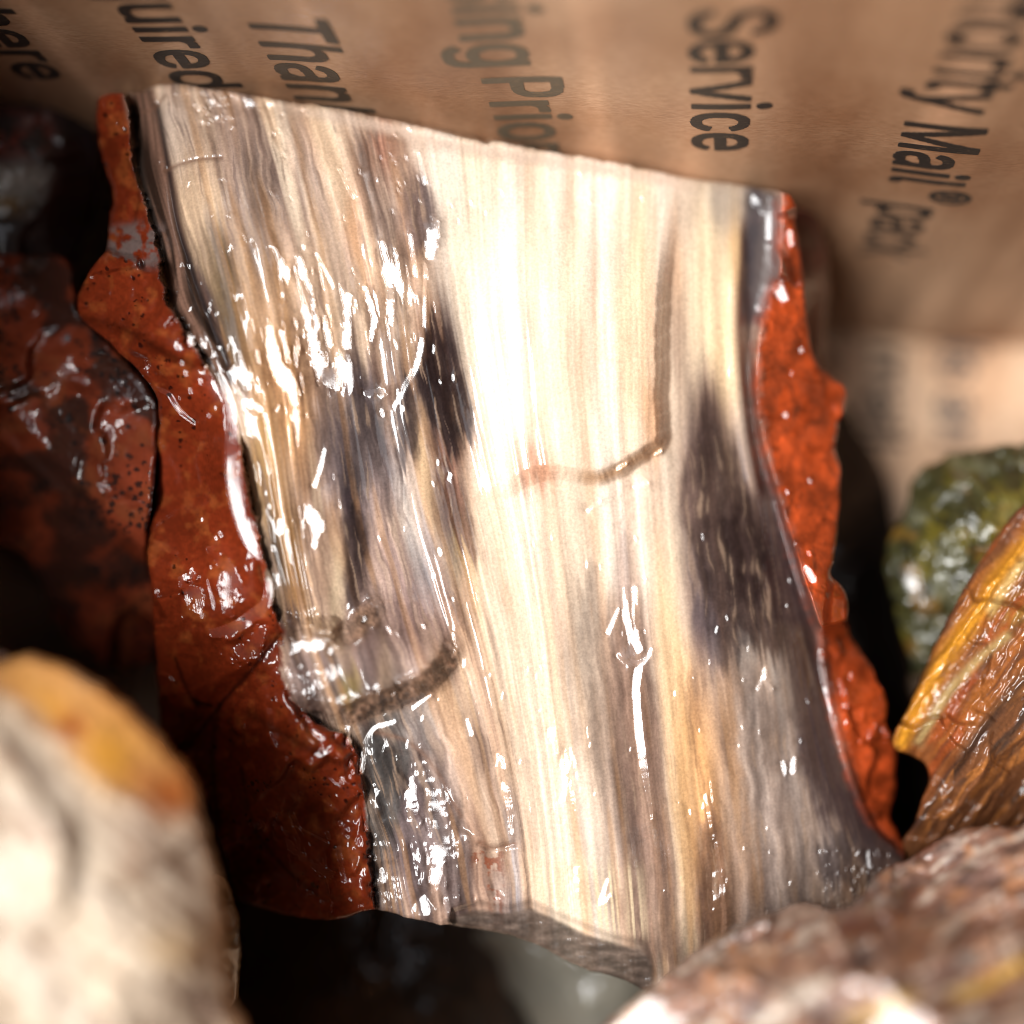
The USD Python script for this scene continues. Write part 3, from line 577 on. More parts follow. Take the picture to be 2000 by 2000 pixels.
# brown bark strip at the upper left edge, grey crystal patch, dark seams
bk = A.poly([(230, 178), (290, 162), (302, 220), (325, 320), (341, 415), (366, 500), (392, 570), (420, 640), (444, 710), (425, 745), (388, 685), (345, 620), (316, 560), (300, 470), (284, 415), (257, 320), (250, 260)], 4)
bc = np.array((.13, .07, .048)) * (0.2 + 1.5 * sm(fbm((X - lx) / 14 + 40, Y / 260, 3, 81), .3, .7))[..., None]
A.C = A.C * (1 - bk[..., None]) + bc * bk[..., None]
A.mix((.02, .014, .014), 0.9 * np.exp(-(A.linedist(smooth_line([(298, 200), (318, 320), (334, 415), (358, 500), (386, 580), (430, 690)]), 40)[0] / 6) ** 2))
A.mix((.02, .016, .014), 0.9 * np.exp(-(A.linedist(smooth_line([(250, 200), (262, 280), (268, 330), (290, 415), (306, 480)]), 40)[0] / 7) ** 2))
A.mix((.13, .09, .08), A.poly([(205, 430), (260, 420), (310, 425), (318, 470), (300, 505), (225, 500), (200, 480)], 6) * sm(fbm(X / 16, Y / 16, 3, 83), .3, .55))
for ln, ww, al in (([(312, 322), (345, 308), (380, 300), (418, 297)], 4, .6), ([(268, 212), (290, 205), (312, 180)], 4, .6), ([(905, 1592), (930, 1600), (970, 1592)], 5, .7), ([(705, 1380), (770, 1400), (820, 1450), (870, 1540)], 5, .5)):
    A.mix((.16, .08, .05), al * np.exp(-(A.linedist(smooth_line(ln), 30)[0] / ww) ** 2))
rs = A.poly([(880, 1600), (925, 1590), (950, 1600), (945, 1690), (955, 1765), (930, 1770), (925, 1690)], 6) * sm(fbm(X / 12, Y / 12, 3, 84), .5, .62)
A.mix((.17, .04, .015), .8 * rs)
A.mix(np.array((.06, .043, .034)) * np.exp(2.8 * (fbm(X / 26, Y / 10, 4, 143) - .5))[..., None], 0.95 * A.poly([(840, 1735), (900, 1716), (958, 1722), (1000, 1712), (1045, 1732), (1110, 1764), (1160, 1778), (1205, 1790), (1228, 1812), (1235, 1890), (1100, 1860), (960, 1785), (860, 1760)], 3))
A.mix((.60, .47, .30), 0.8 * A.poly([(1010, 1640), (1090, 1620), (1200, 1640), (1215, 1755), (1200, 1768), (1130, 1752), (1030, 1700)], 14) * sm(s3_, .3, .7))

# ---- relief of the wood
F = (1 - softL) * (1 - sm(X - rx, -10, 10)); lipn = fbm(X / 11, Y / 11, 4, 144)
mm = 0.001
h = 0.36 * mm * (vn(SW * 9, Y / 700, 91) - .5) * (0.35 + 0.75 * left * (1 - .65 * sm(Y, 720, 860) * (1 - sm(Y, 1100, 1200)))) + 0.09 * mm * (vn(SW * 24, Y / 420, 92) - .5) * (.5 + .9 * left) + 0.022 * mm * (vn(SW * 62, Y / 150, 93) - .5) + 0.5 * mm * (fbm(X / 120, Y / 200, 3, 94) - .5) + 1.5 * mm * (fbm(X / 170, Y / 330, 2, 142) - .5)
h += 0.018 * mm * (fbm(X / 6, Y / 11, 2, 95) - .5)
slab = A.poly(smooth_line([(930, 300), (1100, 290), (1266, 300), (1263, 430), (1252, 560), (1248, 720), (1253, 800), (1250, 834), (1205, 864), (1132, 900), (1050, 890), (985, 906), (950, 930), (900, 900), (900, 700)], 8, True) + 0.0)
slab = ndi.map_coordinates(slab.astype(float), np.meshgrid(np.arange(slab.shape[0]), np.arange(slab.shape[1]), indexing='ij') + np.stack([5 * (fbm(X / 16, Y / 16, 3, 101) - .5), 4 * (fbm(X / 12, Y / 40, 3, 102) - .5)]), order=1) > 0.5
ed = ndi.distance_transform_edt(slab) * A.step
edo = ndi.distance_transform_edt(~slab) * A.step
step_ = ndi.gaussian_filter(np.clip(0.5 + np.where(slab, ed, -edo) / 30, 0, 1), 1.0) * sm(X, 840, 1240) ** .8 * sm(Y, 380, 560)
h += 3.0 * mm * step_
ledge = A.poly(smooth_line([(530, 1180), (560, 1190), (620, 1180), (660, 1195), (760, 1100), (860, 1160), (860, 1205), (842, 1252), (800, 1292), (745, 1315), (690, 1332), (650, 1348), (600, 1345), (545, 1310)], 8, True))
ledge = ndi.map_coordinates(ledge.astype(float), np.meshgrid(np.arange(ledge.shape[0]), np.arange(ledge.shape[1]), indexing='ij') + np.stack([5 * (fbm(X / 14, Y / 14, 3, 103) - .5), 5 * (fbm(X / 14, Y / 14, 3, 104) - .5)]), order=1) > 0.5
ed = ndi.distance_transform_edt(ledge) * A.step; edo = ndi.distance_transform_edt(~ledge) * A.step
fall = ndi.gaussian_filter(np.clip(0.5 + np.where(ledge, ed, -edo) / 42, 0, 1), 0.8) * sm(Y - 0.55 * X, 700, 830)
lipz = np.exp(-((np.where(ledge, -ed, edo)) / 26) ** 4) * sm(Y - 0.55 * X, 700, 800)
h += 4.0 * mm * fall + lipz * (0.7 * mm * (lipn - .5) + A.facets(34, 55, .05, 2) * .2 * mm)
A.mix(np.array((.13, .075, .048)) * np.exp(3.4 * (lipn - .5))[..., None], (.7 + .5 * fbm(X / 20, Y / 9, 3, 145)) * np.exp(-((np.where(ledge, -ed, edo)) / 24) ** 4) * sm(Y - 0.55 * X, 700, 800) * sm(X, 610, 690))
A.mix((.40, .22, .11), 0.9 * np.exp(-((np.where(slab, ndi.distance_transform_edt(slab), -ndi.distance_transform_edt(~slab)) * A.step) / 13) ** 2) * sm(X, 1060, 1140) * sm(Y, 800, 850))
spl = smooth_line([(1400, 400), (1402, 480), (1400, 640), (1414, 800), (1440, 940)])
sx = np.interp(Y, spl[:, 1], spl[:, 0])
h += -1.6 * mm * sm(X - sx, -6, 10) * (1 - sm(Y, 900, 950)) * sm(Y, 390, 470) * (1 - sm(X - rx, 0, 60))
h += 1.0 * mm * np.exp(-((X - sx + 14) / 16) ** 2) * sm(Y, 440, 560) * (1 - sm(Y, 900, 945))
chip = A.poly([(700, 1375), (760, 1390), (830, 1450), (880, 1550), (900, 1600), (960, 1600), (950, 1700), (720, 1730), (690, 1500)], 8)
h += -0.9 * mm * chip + chip * 0.5 * mm * A.facets(70, 5, 0.02, 4)
h += 0.5 * mm * (fbm(X / 45, Y / 16, 3, 146) - .5) * sm(Y - np.interp(X, [840, 900, 1000, 1110, 1230], [1735, 1716, 1712, 1764, 1812]), -4, 10) * (X > 840) * (X < 1235)
h += -2.0 * mm * A.poly([(850, 1718), (905, 1702), (960, 1714), (1000, 1702), (1045, 1722), (1150, 1766), (1215, 1780), (1230, 1805), (1240, 1900), (1100, 1880), (960, 1800), (860, 1765)], 5)
for ln, ww, dp in (([(312, 322), (345, 308), (380, 300), (418, 297)], 5, .35), ([(298, 200), (318, 320), (334, 415), (358, 500), (386, 580), (430, 690)], 9, .9), ([(905, 1592), (930, 1600), (970, 1592)], 6, .5)):
    h += -dp * mm * np.exp(-(A.linedist(smooth_line(ln), 40)[0] / ww) ** 2)
bevel = np.interp(X, [240, 480, 640, 760, 900, 1100, 1300, 1450], [200, 225, 235, 280, 305, 330, 365, 380])
h += -0.9 * mm * (1 - sm(Y, bevel - 34, bevel)) * (X > 240)
# red stone: conchoidal scoops, pits
fr = A.facets(170, 8, 0.018, 4) * 0.75 * mm + A.facets(64, 9, 0.03, 2.5) * 0.22 * mm
hr = fr + 0.8 * mm * (fbm(X / 60, Y / 60, 4, 96) - .5) + 0.35 * mm * (fbm(X / 22, Y / 30, 3, 98) - .5) + 0.10 * mm * (fbm(X / 9, Y / 9, 3, 97) - .5) - 0.12 * mm * spots
sc1 = A.linedist(smooth_line([(300, 1480), (415, 1320), (470, 1270), (530, 1190)]), 200)[0]
hr += -1.2 * mm * np.exp(-(sc1 / 16) ** 2)
hr += 1.6 * mm * sm(np.interp(X, [140, 220, 300, 360, 420], [600, 618, 655, 680, 700]) - Y, -30, 10) * (X < 420) * (Y < 720)
lobe = A.poly([(430, 1330), (520, 1300), (620, 1380), (690, 1480), (705, 1700), (600, 1690), (500, 1610), (450, 1500)], 10)
hr += 1.5 * mm * lobe
hr += -2.2 * mm * sm(X - np.interp(Y, [1060, 1200, 1300, 1420, 1600], [1566, 1552, 1560, 1588, 1660]), -6, 14) * sm(Y, 1060, 1090) * 0.5
h = h * F + hr * (1 - F)
h += -0.35 * mm * np.exp(-((X - lx) / 14) ** 2) * sm(Y, 500, 640)
pool = A.poly(smooth_line([(300, 720), (345, 690), (395, 690), (425, 745), (440, 820), (450, 920), (490, 1020), (510, 1110), (500, 1160), (450, 1200), (400, 1190), (390, 1120), (340, 1060), (285, 1028), (296, 900)], 8, True), 7)
A.h = h * (1 - pool) + pool * ndi.gaussian_filter(h, 9)

# ---- water: ridges, beads and drops
rg = np.random.default_rng(12)
W = np.zeros(X.shape); WN = [fbm(X / 11, Y / 11, 3, k) for k in range(7)]
def wet(pts, width=None, ragged=0.35, sd=[0]):
    sd[0] += 1
    p = smooth_line([(q + (width,))[:3] if len(q) == 2 else q for q in pts], 8)
    d, w = A.linedist(p, 40)
    n = WN[sd[0] % 7]
    np.maximum(W, sm(w / 2 * (1 + ragged * 2 * (n - 0.5)) - d, -0.8, 0.8), out=W)
for s in [
    ([(412, 705, 8), (428, 745, 20), (436, 800, 27), (439, 850, 29), (440, 900, 30), (448, 950, 30), (466, 1010, 27), (488, 1050, 13)], .08), ([(494, 1062, 6), (507, 1100, 17), (504, 1135, 20), (480, 1160, 24), (440, 1185, 24), (402, 1196, 15)], .15),
    ([(392, 1035, 8), (418, 1060, 20), (436, 1090, 34), (430, 1115, 34), (428, 1140, 16), (437, 1160, 10)], .7), ([(272, 1024, 7), (300, 1028, 13), (334, 1044, 8)], .2), ([(296, 733, 7), (318, 744, 10), (340, 776, 11), (366, 798, 8)], .2),
    ([(345, 1105, 18), (375, 1125, 24), (372, 1150, 16)], .9), ([(340, 1090, 10), (360, 1085, 16)], .9), ([(450, 1235, 30), (480, 1215, 26), (495, 1190, 16)], 1.6), ([(275, 680, 4), (277, 700, 7), (264, 718, 5)], .2),
    ([(508, 620, 12), (516, 672, 26), (538, 712, 34), (552, 745, 20), (560, 800, 9), (562, 840, 4)], .7), ([(530, 625, 9), (545, 680, 12)], .6), ([(576, 580, 12), (586, 625, 18), (602, 690, 28), (634, 712, 40), (640, 690, 36)], .8), ([(656, 560, 14), (654, 650, 16)], .5), ([(612, 600, 10), (622, 650, 12)], .8),
    ([(690, 545, 10), (705, 600, 14), (700, 640, 8)], .9), ([(722, 460, 12), (735, 540, 16), (738, 610, 12)], .9), ([(745, 470, 8), (758, 560, 12)], .9), ([(774, 445, 9), (784, 518, 9)], .3), ([(826, 420, 9), (815, 450, 26), (810, 482, 16)], .35), ([(802, 500, 5), (801, 560, 6), (800, 615, 6)], .3), ([(796, 642, 10), (786, 690, 12), (764, 728, 12), (744, 766, 9)], .2),
    ([(518, 470, 7), (528, 500, 9), (532, 560, 6)], .5), ([(556, 505, 5), (575, 580, 6)], .6), ([(598, 480, 6), (628, 540, 7)], .6), ([(640, 320, 6), (668, 372, 7)], .8), ([(612, 850, 8), (604, 885, 9), (593, 915, 10)], .3), ([(580, 970, 20), (600, 985, 22), (592, 1028, 14)], .9), ([(528, 985, 12), (530, 1002, 16)], .4), ([(790, 290, 6), (802, 345, 9)], .2),
    ([(440, 700, 20), (462, 712, 26), (468, 730, 14)], .9), ([(355, 632, 14), (362, 650, 16)], .9), ([(484, 880, 14), (488, 905, 10)], .5), ([(462, 760, 12), (490, 770, 12)], .9), ([(690, 740, 14), (722, 742, 18)], .9), ([(540, 1000, 9), (548, 1060, 6)], .9),
    ([(1166, 1150, 7), (1148, 1192, 11)], .2), ([(1180, 1165, 12), (1196, 1200, 16), (1206, 1225, 12)], .9), ([(1166, 1236, 8), (1180, 1248, 11), (1205, 1252, 14), (1222, 1240, 10), (1228, 1225, 7)], .3), ([(1206, 1252, 16), (1200, 1300, 15), (1204, 1360, 16), (1212, 1430, 15), (1222, 1490, 10), (1230, 1545, 4)], .2),
    ([(655, 1372, 10), (656, 1402, 12)], .6), ([(744, 1362, 9), (706, 1374, 9), (690, 1405, 12), (682, 1455, 10)], .25), ([(600, 1452, 3), (640, 1482, 4), (672, 1496, 8)], .2), ([(680, 1500, 6), (688, 1530, 9), (692, 1565, 7)], .3), ([(800, 1440, 8), (818, 1510, 22), (832, 1560, 26), (828, 1620, 24), (826, 1665, 16)], 1.3), ([(778, 1470, 12), (774, 1520, 20), (790, 1560, 14)], 1.3),
    ([(948, 1478, 9), (960, 1520, 9), (966, 1572, 7)], .3), ([(938, 1424, 6), (952, 1448, 8)], .3), ([(1060, 1435, 12), (1066, 1490, 10), (1058, 1510, 8)], 1.0), ([(1040, 1380, 12), (1050, 1420, 8)], 1.0), ([(780, 1335, 8), (812, 1312, 6)], .2), ([(880, 1358, 6), (890, 1385, 7)], .4),
    ([(1452, 375, 8), (1450, 450, 12), (1446, 520, 16), (1432, 580, 14)], .2), ([(1468, 545, 26), (1478, 560, 18)], .4), ([(1490, 440, 12), (1492, 460, 10)], .5), ([(1424, 380, 16), (1440, 400, 12)], .9),
    ([(1110, 962, 9), (1132, 945, 6)], .3), ([(1196, 918, 6), (1222, 912, 6)], .2), ([(1165, 884, 7), (1180, 876, 6)], .6), ([(1236, 856, 6), (1246, 850, 6)], .6), ([(1428, 1300, 7), (1440, 1278, 11), (1442, 1262, 6)], .3), ([(1440, 1285, 6), (1456, 1300, 6)], .2), ([(1498, 1432, 10), (1494, 1455, 12)], .4), ([(1478, 1440, 8), (1480, 1460, 8)], .8),
    ([(1520, 1072, 12), (1534, 1092, 16)], .3), ([(1636, 1385, 12), (1650, 1370, 5), (1622, 1398, 7)], .3), ([(1668, 1375, 14), (1674, 1385, 10)], .6), ([(1350, 1590, 5), (1362, 1680, 9), (1368, 1740, 6)], .8), ([(1330, 1500, 5), (1342, 1560, 5)], .9),
    ([(560, 1285, 34), (590, 1280, 30)], 1.7), ([(555, 1220, 20), (600, 1215, 24)], 1.8), ([(640, 1600, 8), (648, 1660, 12)], .8), ([(600, 1640, 20), (620, 1650, 18)], 1.5), ([(545, 1590, 14), (570, 1620, 10)], 1.2), ([(560, 1560, 4), (620, 1590, 5)], .5), ([(712, 1690, 10), (730, 1720, 18), (745, 1735, 12)], .9), ([(720, 1640, 8), (724, 1660, 12)], .5), ([(800, 1700, 14), (806, 1720, 12)], .9), ([(840, 1695, 6), (846, 1720, 8)], .9),
    ([(1145, 1660, 6), (1135, 1700, 10), (1150, 1690, 8)], .6), ([(1085, 1640, 8), (1090, 1680, 8)], 1.2)]:
    wet(s[0], ragged=s[1])
def dots(n, x0, x1, y0, y1, lmin, lmax, w0, w1):
    for _ in range(n):
        x, y = rg.uniform(x0, x1), rg.uniform(y0, y1)
        L = rg.uniform(lmin, lmax); a = rg.normal(0.12, 0.25); ww = rg.uniform(w0, w1)
        i, j = int((x - A.xs[0]) / A.step), int((y - A.ys[0]) / A.step)
        if not (0 <= j < A.mask.shape[0] and 0 <= i < A.mask.shape[1] and A.mask[j, i]): continue
        d, w = A.linedist([(x, y), (x + L * math.sin(a), y + L * math.cos(a))], 14)
        np.maximum(W, sm(ww / 2 - d, -0.9, 0.9), out=W)
dots(22, 300, 820, 170, 420, 2, 9, 2, 5); dots(24, 430, 820, 420, 760, 3, 12, 2.5, 6); dots(40, 400, 860, 700, 1350, 1, 9, 2.5, 8); dots(26, 700, 1000, 1100, 1720, 2, 12, 2, 6)
dots(22, 1000, 1400, 1000, 1500, 2, 8, 2, 5); dots(26, 1250, 1640, 1150, 1760, 1, 9, 2, 5); dots(90, 1540, 1680, 1600, 1720, 1, 3, 2, 5); dots(10, 1430, 1560, 420, 1150, 1, 3, 4, 9)
dots(50, 450, 710, 1350, 1720, 1, 10, 2, 9); dots(22, 285, 520, 640, 1200, 1, 5, 3, 9); dots(20, 600, 1300, 230, 420, 2, 7, 2, 4); dots(22, 330, 420, 480, 720, 1, 4, 3, 8); dots(50, 380, 440, 160, 240, 1, 6, 2, 5); dots(20, 300, 640, 165, 215, 1, 6, 2, 5)
brk = 0.6 * vn(SW * 24, Y / 55, 131) + 0.4 * fbm(X / 10, Y / 22, 3, 132)
for zx, zy, zw, zh, ang, th in ((745, 540, 56, 100, -8, .57), (570, 660, 80, 80, -8, .56), (560, 500, 50, 60, -14, .56), (455, 712, 30, 30, 0, .5), (650, 590, 40, 80, -8, .55), (815, 1560, 40, 120, -10, .50), (590, 990, 50, 50, 0, .62), (500, 890, 20, 40, -10, .6), (640, 700, 30, 40, 0, .5), (1080, 1450, 30, 120, -6, .6),
                             (1190, 1160, 30, 40, 0, .54), (1355, 1640, 14, 140, -4, .55), (590, 1270, 50, 40, 0, .55), (730, 1700, 50, 50, 0, .56), (470, 1230, 40, 40, 0, .52), (620, 1640, 60, 60, 30, .58), (670, 1420, 26, 60, 0, .55), (560, 1590, 60, 40, 20, .58), (390, 1120, 60, 40, 0, .56), (1640, 1650, 50, 40, 0, .58), (430, 195, 120, 26, 0, .6)):
    zb = A.blob(zx, zy, zw, zh, ang)
    np.maximum(W, sm(brk + 0.25 * (zb - 1), th, th + .03) * (zb > .15), out=W)
Wf = ndi.gaussian_filter(W, 1.0)
A.h = A.h * (1 - Wf) + ndi.gaussian_filter(A.h, 4) * Wf
for k in range(8):
    A.h -= 0.8 * ndi.gaussian_filter(A.glints(W, 60), 0.5)
rock = stone('petrified_wood', 'large wet chunk of petrified wood, cream and brown grain with red stone rind', 'rock', A)
build(rock, A, [('wood_grain_face', None, WOOD, None), ('red_rind', redL, RED, 'dark red stone rind along the left side'), ('red_rind', redR, RED, 'orange red stone rind along the right side')], 0.05, rim=(9, 0.0009), seed=3)

# ================================================================ the stones around it
def streaks(P, ang, sx, sy, seed):
    c, s = math.cos(math.radians(ang)), math.sin(math.radians(ang))
    u = P.X * c + P.Y * s; v = -P.X * s + P.Y * c
    u = u + 30 * (fbm(P.X / 90, P.Y / 90, 3, seed + 5) - .5); v = v + 20 * (fbm(P.X / 50, P.Y / 50, 3, seed + 6) - .5)
    return fbm(u / sx, v / sy, 4, seed), u, v

# dark red stone at the left edge
P = Patch([(-90, 480), (0, 478), (80, 482), (128, 492), (140, 545), (150, 592), (215, 658), (290, 748), (294, 850), (286, 950), (276, 1042), (290, 1110), (305, 1210), (260, 1260), (180, 1250), (110, 1180), (75, 1090), (20, 1030), (-90, 990)], 2.6, jag=4, seed=2)
P.depth_from([(-90, 480, .166), (130, 495, .166), (0, 650, .160), (150, 620, .158), (285, 760, .1545), (150, 850, .157), (0, 850, .160), (278, 1020, .1548), (120, 930, .159), (60, 1050, .172), (200, 1100, .167), (300, 1180, .166), (-90, 990, .172)])
q, u, v = streaks(P, 35, 80, 40, 3)
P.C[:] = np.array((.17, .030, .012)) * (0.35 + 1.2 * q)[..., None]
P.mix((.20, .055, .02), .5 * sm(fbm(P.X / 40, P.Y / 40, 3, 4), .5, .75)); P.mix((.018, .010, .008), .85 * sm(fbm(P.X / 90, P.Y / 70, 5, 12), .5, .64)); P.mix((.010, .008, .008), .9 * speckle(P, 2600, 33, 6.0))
P.h = P.facets(120, 4, 0.02, 6) * 0.6 * mm + 3.2 * mm * (fbm(P.X / 130, P.Y / 130, 5, 7, .55) - .5) + 0.16 * mm * (fbm(P.X / 12, P.Y / 12, 3, 9) - .5) - 2.0 * mm * sm((P.Y - 850) - (P.X - 90) * 1.05, -10, 40)
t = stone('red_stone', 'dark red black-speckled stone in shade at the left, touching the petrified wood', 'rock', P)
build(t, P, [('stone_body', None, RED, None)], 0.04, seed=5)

# dark banded stone at the upper left
P = Patch([(-90, 205), (0, 198), (70, 196), (150, 200), (178, 215), (186, 300), (180, 400), (150, 470), (130, 500), (60, 500), (-90, 505)], 2.6, jag=4, seed=3)
P.depth_from([(-90, 205, .168), (60, 200, .168), (170, 215, .174), (100, 330, .166), (-50, 350, .163), (160, 420, .178), (0, 480, .166), (-90, 500, .168), (120, 480, .174)])
q, u, v = streaks(P, 4, 120, 34, 5)
P.C[:] = (.05, .042, .04)
P.mix((.30, .05, .03), P.blob(10, 250, 90, 40) * sm(fbm(P.X / 30, P.Y / 30, 3, 9), .35, .6)); P.mix((.36, .27, .25), .7 * P.blob(70, 225, 36, 20) * sm(fbm(P.X / 12, P.Y / 12, 2, 2), .45, .6))
P.mix((.34, .32, .28), P.blob(10, 340, 80, 34) * sm(q, .35, .6)); P.mix((.34, .22, .08), .6 * P.blob(0, 385, 40, 20)); P.mix((.02, .016, .018), .9 * sm(P.X, 80, 130))  # last mix blackens the right end, painting in the shadow of the gap
P.C = np.clip(P.C * 1.05, 0, .8)
P.h = P.facets(80, 6, 0.03, 3) * 0.4 * mm + 0.8 * mm * (fbm(P.X / 60, P.Y / 20, 4, 8) - .5)
Wu = np.zeros(P.X.shape)
for pts in ([(15, 368, 8), (50, 372, 12), (85, 378, 8)], [(40, 385, 10), (75, 392, 6)], [(105, 262, 12), (112, 268, 10)], [(120, 390, 8), (140, 392, 5)]):
    d, w = P.linedist(smooth_line(pts), 30); np.maximum(Wu, sm(w / 2 - d, -1.5, 1.5), out=Wu)
for _ in range(3): P.h -= P.glints(Wu, 50)
t = stone('black_stone', 'small black stone with red and white patches in the upper left corner below the cardboard', 'rock', P)
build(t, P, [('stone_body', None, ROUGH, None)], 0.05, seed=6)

# cream stone, near and blurred, bottom left
P = Patch([(-120, 1262), (-20, 1252), (30, 1240), (75, 1236), (130, 1256), (185, 1288), (240, 1332), (290, 1382), (330, 1422), (362, 1470), (380, 1540), (392, 1600), (412, 1665), (420, 1750), (424, 1830), (440, 1885), (470, 1945), (500, 2080), (520, 2500), (-120, 2500)], 3.2, jag=8, seed=4)
P.depth_from([(-120, 1262, .120), (60, 1245, .124), (200, 1300, .121), (330, 1425, .120), (390, 1600, .120), (425, 1830, .121), (480, 2060, .121), (-100, 1500, .110), (150, 1500, .112), (280, 1600, .114), (340, 1800, .115), (150, 1800, .110), (200, 2060, .109), (-120, 2060, .105), (330, 2000, .115)])
q, u, v = streaks(P, 38, 150, 38, 7)
P.C[:] = (.62, .53, .43)
P.mix((.66, .59, .52), .7 * sm(q, .45, .75)); P.mix((.27, .165, .11), .75 * sm(fbm(u / 130, v / 22, 4, 27), .55, .7)); P.mix((.22, .135, .09), .5 * sm(fbm(P.X / 50, P.Y / 40, 3, 3), .6, .75))
P.mix((.46, .19, .05), P.poly([(-40, 1262), (75, 1230), (185, 1280), (290, 1375), (385, 1470), (372, 1530), (290, 1505), (200, 1480), (140, 1410), (90, 1335), (20, 1305)], 12) * (.6 + .5 * sm(fbm(P.X / 40, P.Y / 40, 3, 44), .3, .6)))
band = P.linedist(smooth_line([(20, 1262), (110, 1300), (190, 1375), (260, 1430), (330, 1480)]), 160)[0]
P.mix((.56, .29, .10), .95 * np.exp(-(band / 60) ** 2)); P.mix((.66, .32, .04), .9 * P.blob(205, 1430, 50, 60, -30)); P.mix((.60, .29, .045), .85 * P.blob(110, 1350, 80, 24, 45))
P.mix((.27, .06, .02), .95 * P.blob(135, 1372, 30, 26)); P.mix((.40, .11, .025), .95 * P.blob(320, 1500, 52, 46)); P.mix((.34, .12, .05), .6 * P.blob(270, 1460, 34, 18, 40))
P.mix((.40, .26, .15), .85 * sm(P.X - np.interp(P.Y, [1400, 1600, 1750, 1900, 2080], [350, 376, 400, 415, 450]), -10, 16)); P.mix((.14, .075, .05), .85 * P.blob(385, 1900, 36, 70, -25)); P.mix((.62, .42, .2), .6 * P.blob(330, 1790, 60, 40))  # brown right edge paints the stone's shaded side into its colour
P.h = P.facets(140, 9, 0.05, 5) * 0.10 * mm + 0.5 * mm * (q - .5) + 0.5 * mm * (fbm(P.X / 50, P.Y / 50, 4, 8) - .5)
P.C *= np.array((1.05, .98, .90))
t = stone('cream_stone', 'blurred cream white stone with an orange rusty corner, nearest at the bottom left', 'rock', P)
build(t, P, [('stone_body', None, DULL, None)], 0.075, rim=(16, .0025), seed=7)

# olive stone showing at the right flank of the cream one, and a grey one above it
P = Patch([(300, 1700), (360, 1660), (415, 1650), (440, 1690), (452, 1760), (450, 1850), (436, 1900), (360, 1930), (300, 1850)], 4, jag=5, seed=5)
P.depth_from([(300, 1700, .140), (440, 1690, .142), (450, 1850, .144), (360, 1800, .134), (300, 1900, .14), (380, 1930, .146)])
P.C[:] = (.17, .11, .05); P.mix((.32, .25, .14), .7 * sm(fbm(P.X / 20, P.Y / 30, 3, 2), .5, .7)); P.h = 1.5 * mm * (fbm(P.X / 40, P.Y / 40, 4, 8) - .5)
t = stone('olive_stone', 'sliver of an olive brown stone peeping out right of the cream stone', 'rock', P)
build(t, P, [('stone_body', None, ROUGH, None)], 0.02, seed=8)
P = Patch([(-90, 1215), (-20, 1222), (22, 1240), (50, 1270), (30, 1330), (-90, 1340)], 4, jag=5, seed=6)
P.depth_from([(-90, 1215, .132), (22, 1240, .133), (50, 1270, .136), (-30, 1280, .128), (-90, 1340, .132), (30, 1330, .136)])
P.C[:] = (.30, .31, .30); P.h = 1.5 * mm * (fbm(P.X / 30, P.Y / 30, 4, 4) - .5)
t = stone('grey_stone', 'tip of a grey stone at the left edge just above the cream stone', 'rock', P)
build(t, P, [('stone_body', None, ROUGH, None)], 0.012, seed=9)

# brown stone, bottom right
P = Patch([(1560, 1716), (1600, 1712), (1630, 1685), (1655, 1648), (1690, 1632), (1715, 1622), (1760, 1592), (1800, 1572), (1850, 1560), (1910, 1560), (2060, 1575), (2060, 2080), (1080, 2080), (1110, 1975), (1145, 1930), (1200, 1885), (1260, 1838), (1330, 1785), (1400, 1742), (1470, 1716), (1520, 1702)], 2.6, jag=5, seed=7)
P.depth_from([(1540, 1710, .134), (1650, 1650, .138), (1850, 1562, .140), (2060, 1575, .138), (1260, 1838, .132), (1110, 1975, .128), (1400, 1745, .134), (1500, 1800, .125), (1300, 1900, .123), (1700, 1750, .128), (1900, 1750, .124), (1600, 1900, .116), (1900, 1950, .113), (1350, 2060, .115), (2050, 2050, .108), (1650, 2060, .109)])
q, u, v = streaks(P, -28, 90, 26, 9)
q2, _, _ = streaks(P, -34, 50, 14, 13)
P.C[:] = (.22, .115, .08)
P.mix((.33, .18, .11), .8 * sm(q, .48, .66)); P.mix((.50, .41, .33), .85 * sm(q2, .54, .68)); P.mix((.15, .10, .09), .45 * sm(fbm(P.X / 70, P.Y / 70, 3, 5), .52, .7)); P.mix((.40, .16, .05), .5 * sm(fbm(P.X / 26, P.Y / 26, 3, 6), .6, .72))
P.mix((.50, .30, .05), .85 * np.exp(-(P.linedist(smooth_line([(1800, 1880), (1860, 1860), (1905, 1830), (1985, 1790)]), 60)[0] / 12) ** 2)); P.mix((.46, .28, .05), .7 * np.exp(-(P.linedist(smooth_line([(1600, 1930), (1680, 1900), (1720, 1880)]), 60)[0] / 14) ** 2))
P.mix((.06, .036, .03), .75 * sm(fbm(u / 60, v / 16, 4, 31), .58, .7))
P.mix((.66, .58, .48), .7 * np.exp(-(P.linedist(smooth_line([(1430, 1930), (1500, 1890), (1560, 1850)]), 60)[0] / 14) ** 2)); P.mix((.05, .04, .045), .7 * P.blob(1420, 1900, 40, 26, -30)); P.mix((.52, .38, .28), .6 * P.blob(1520, 1720, 60, 20, -8))
P.h = P.facets(110, 10, 0.035, 3) * 0.6 * mm + 1.6 * mm * (q - .5) + 0.9 * mm * (q2 - .5) + 0.35 * mm * (fbm(P.X / 14, P.Y / 14, 3, 8) - .5)
Wb = np.zeros(P.X.shape)
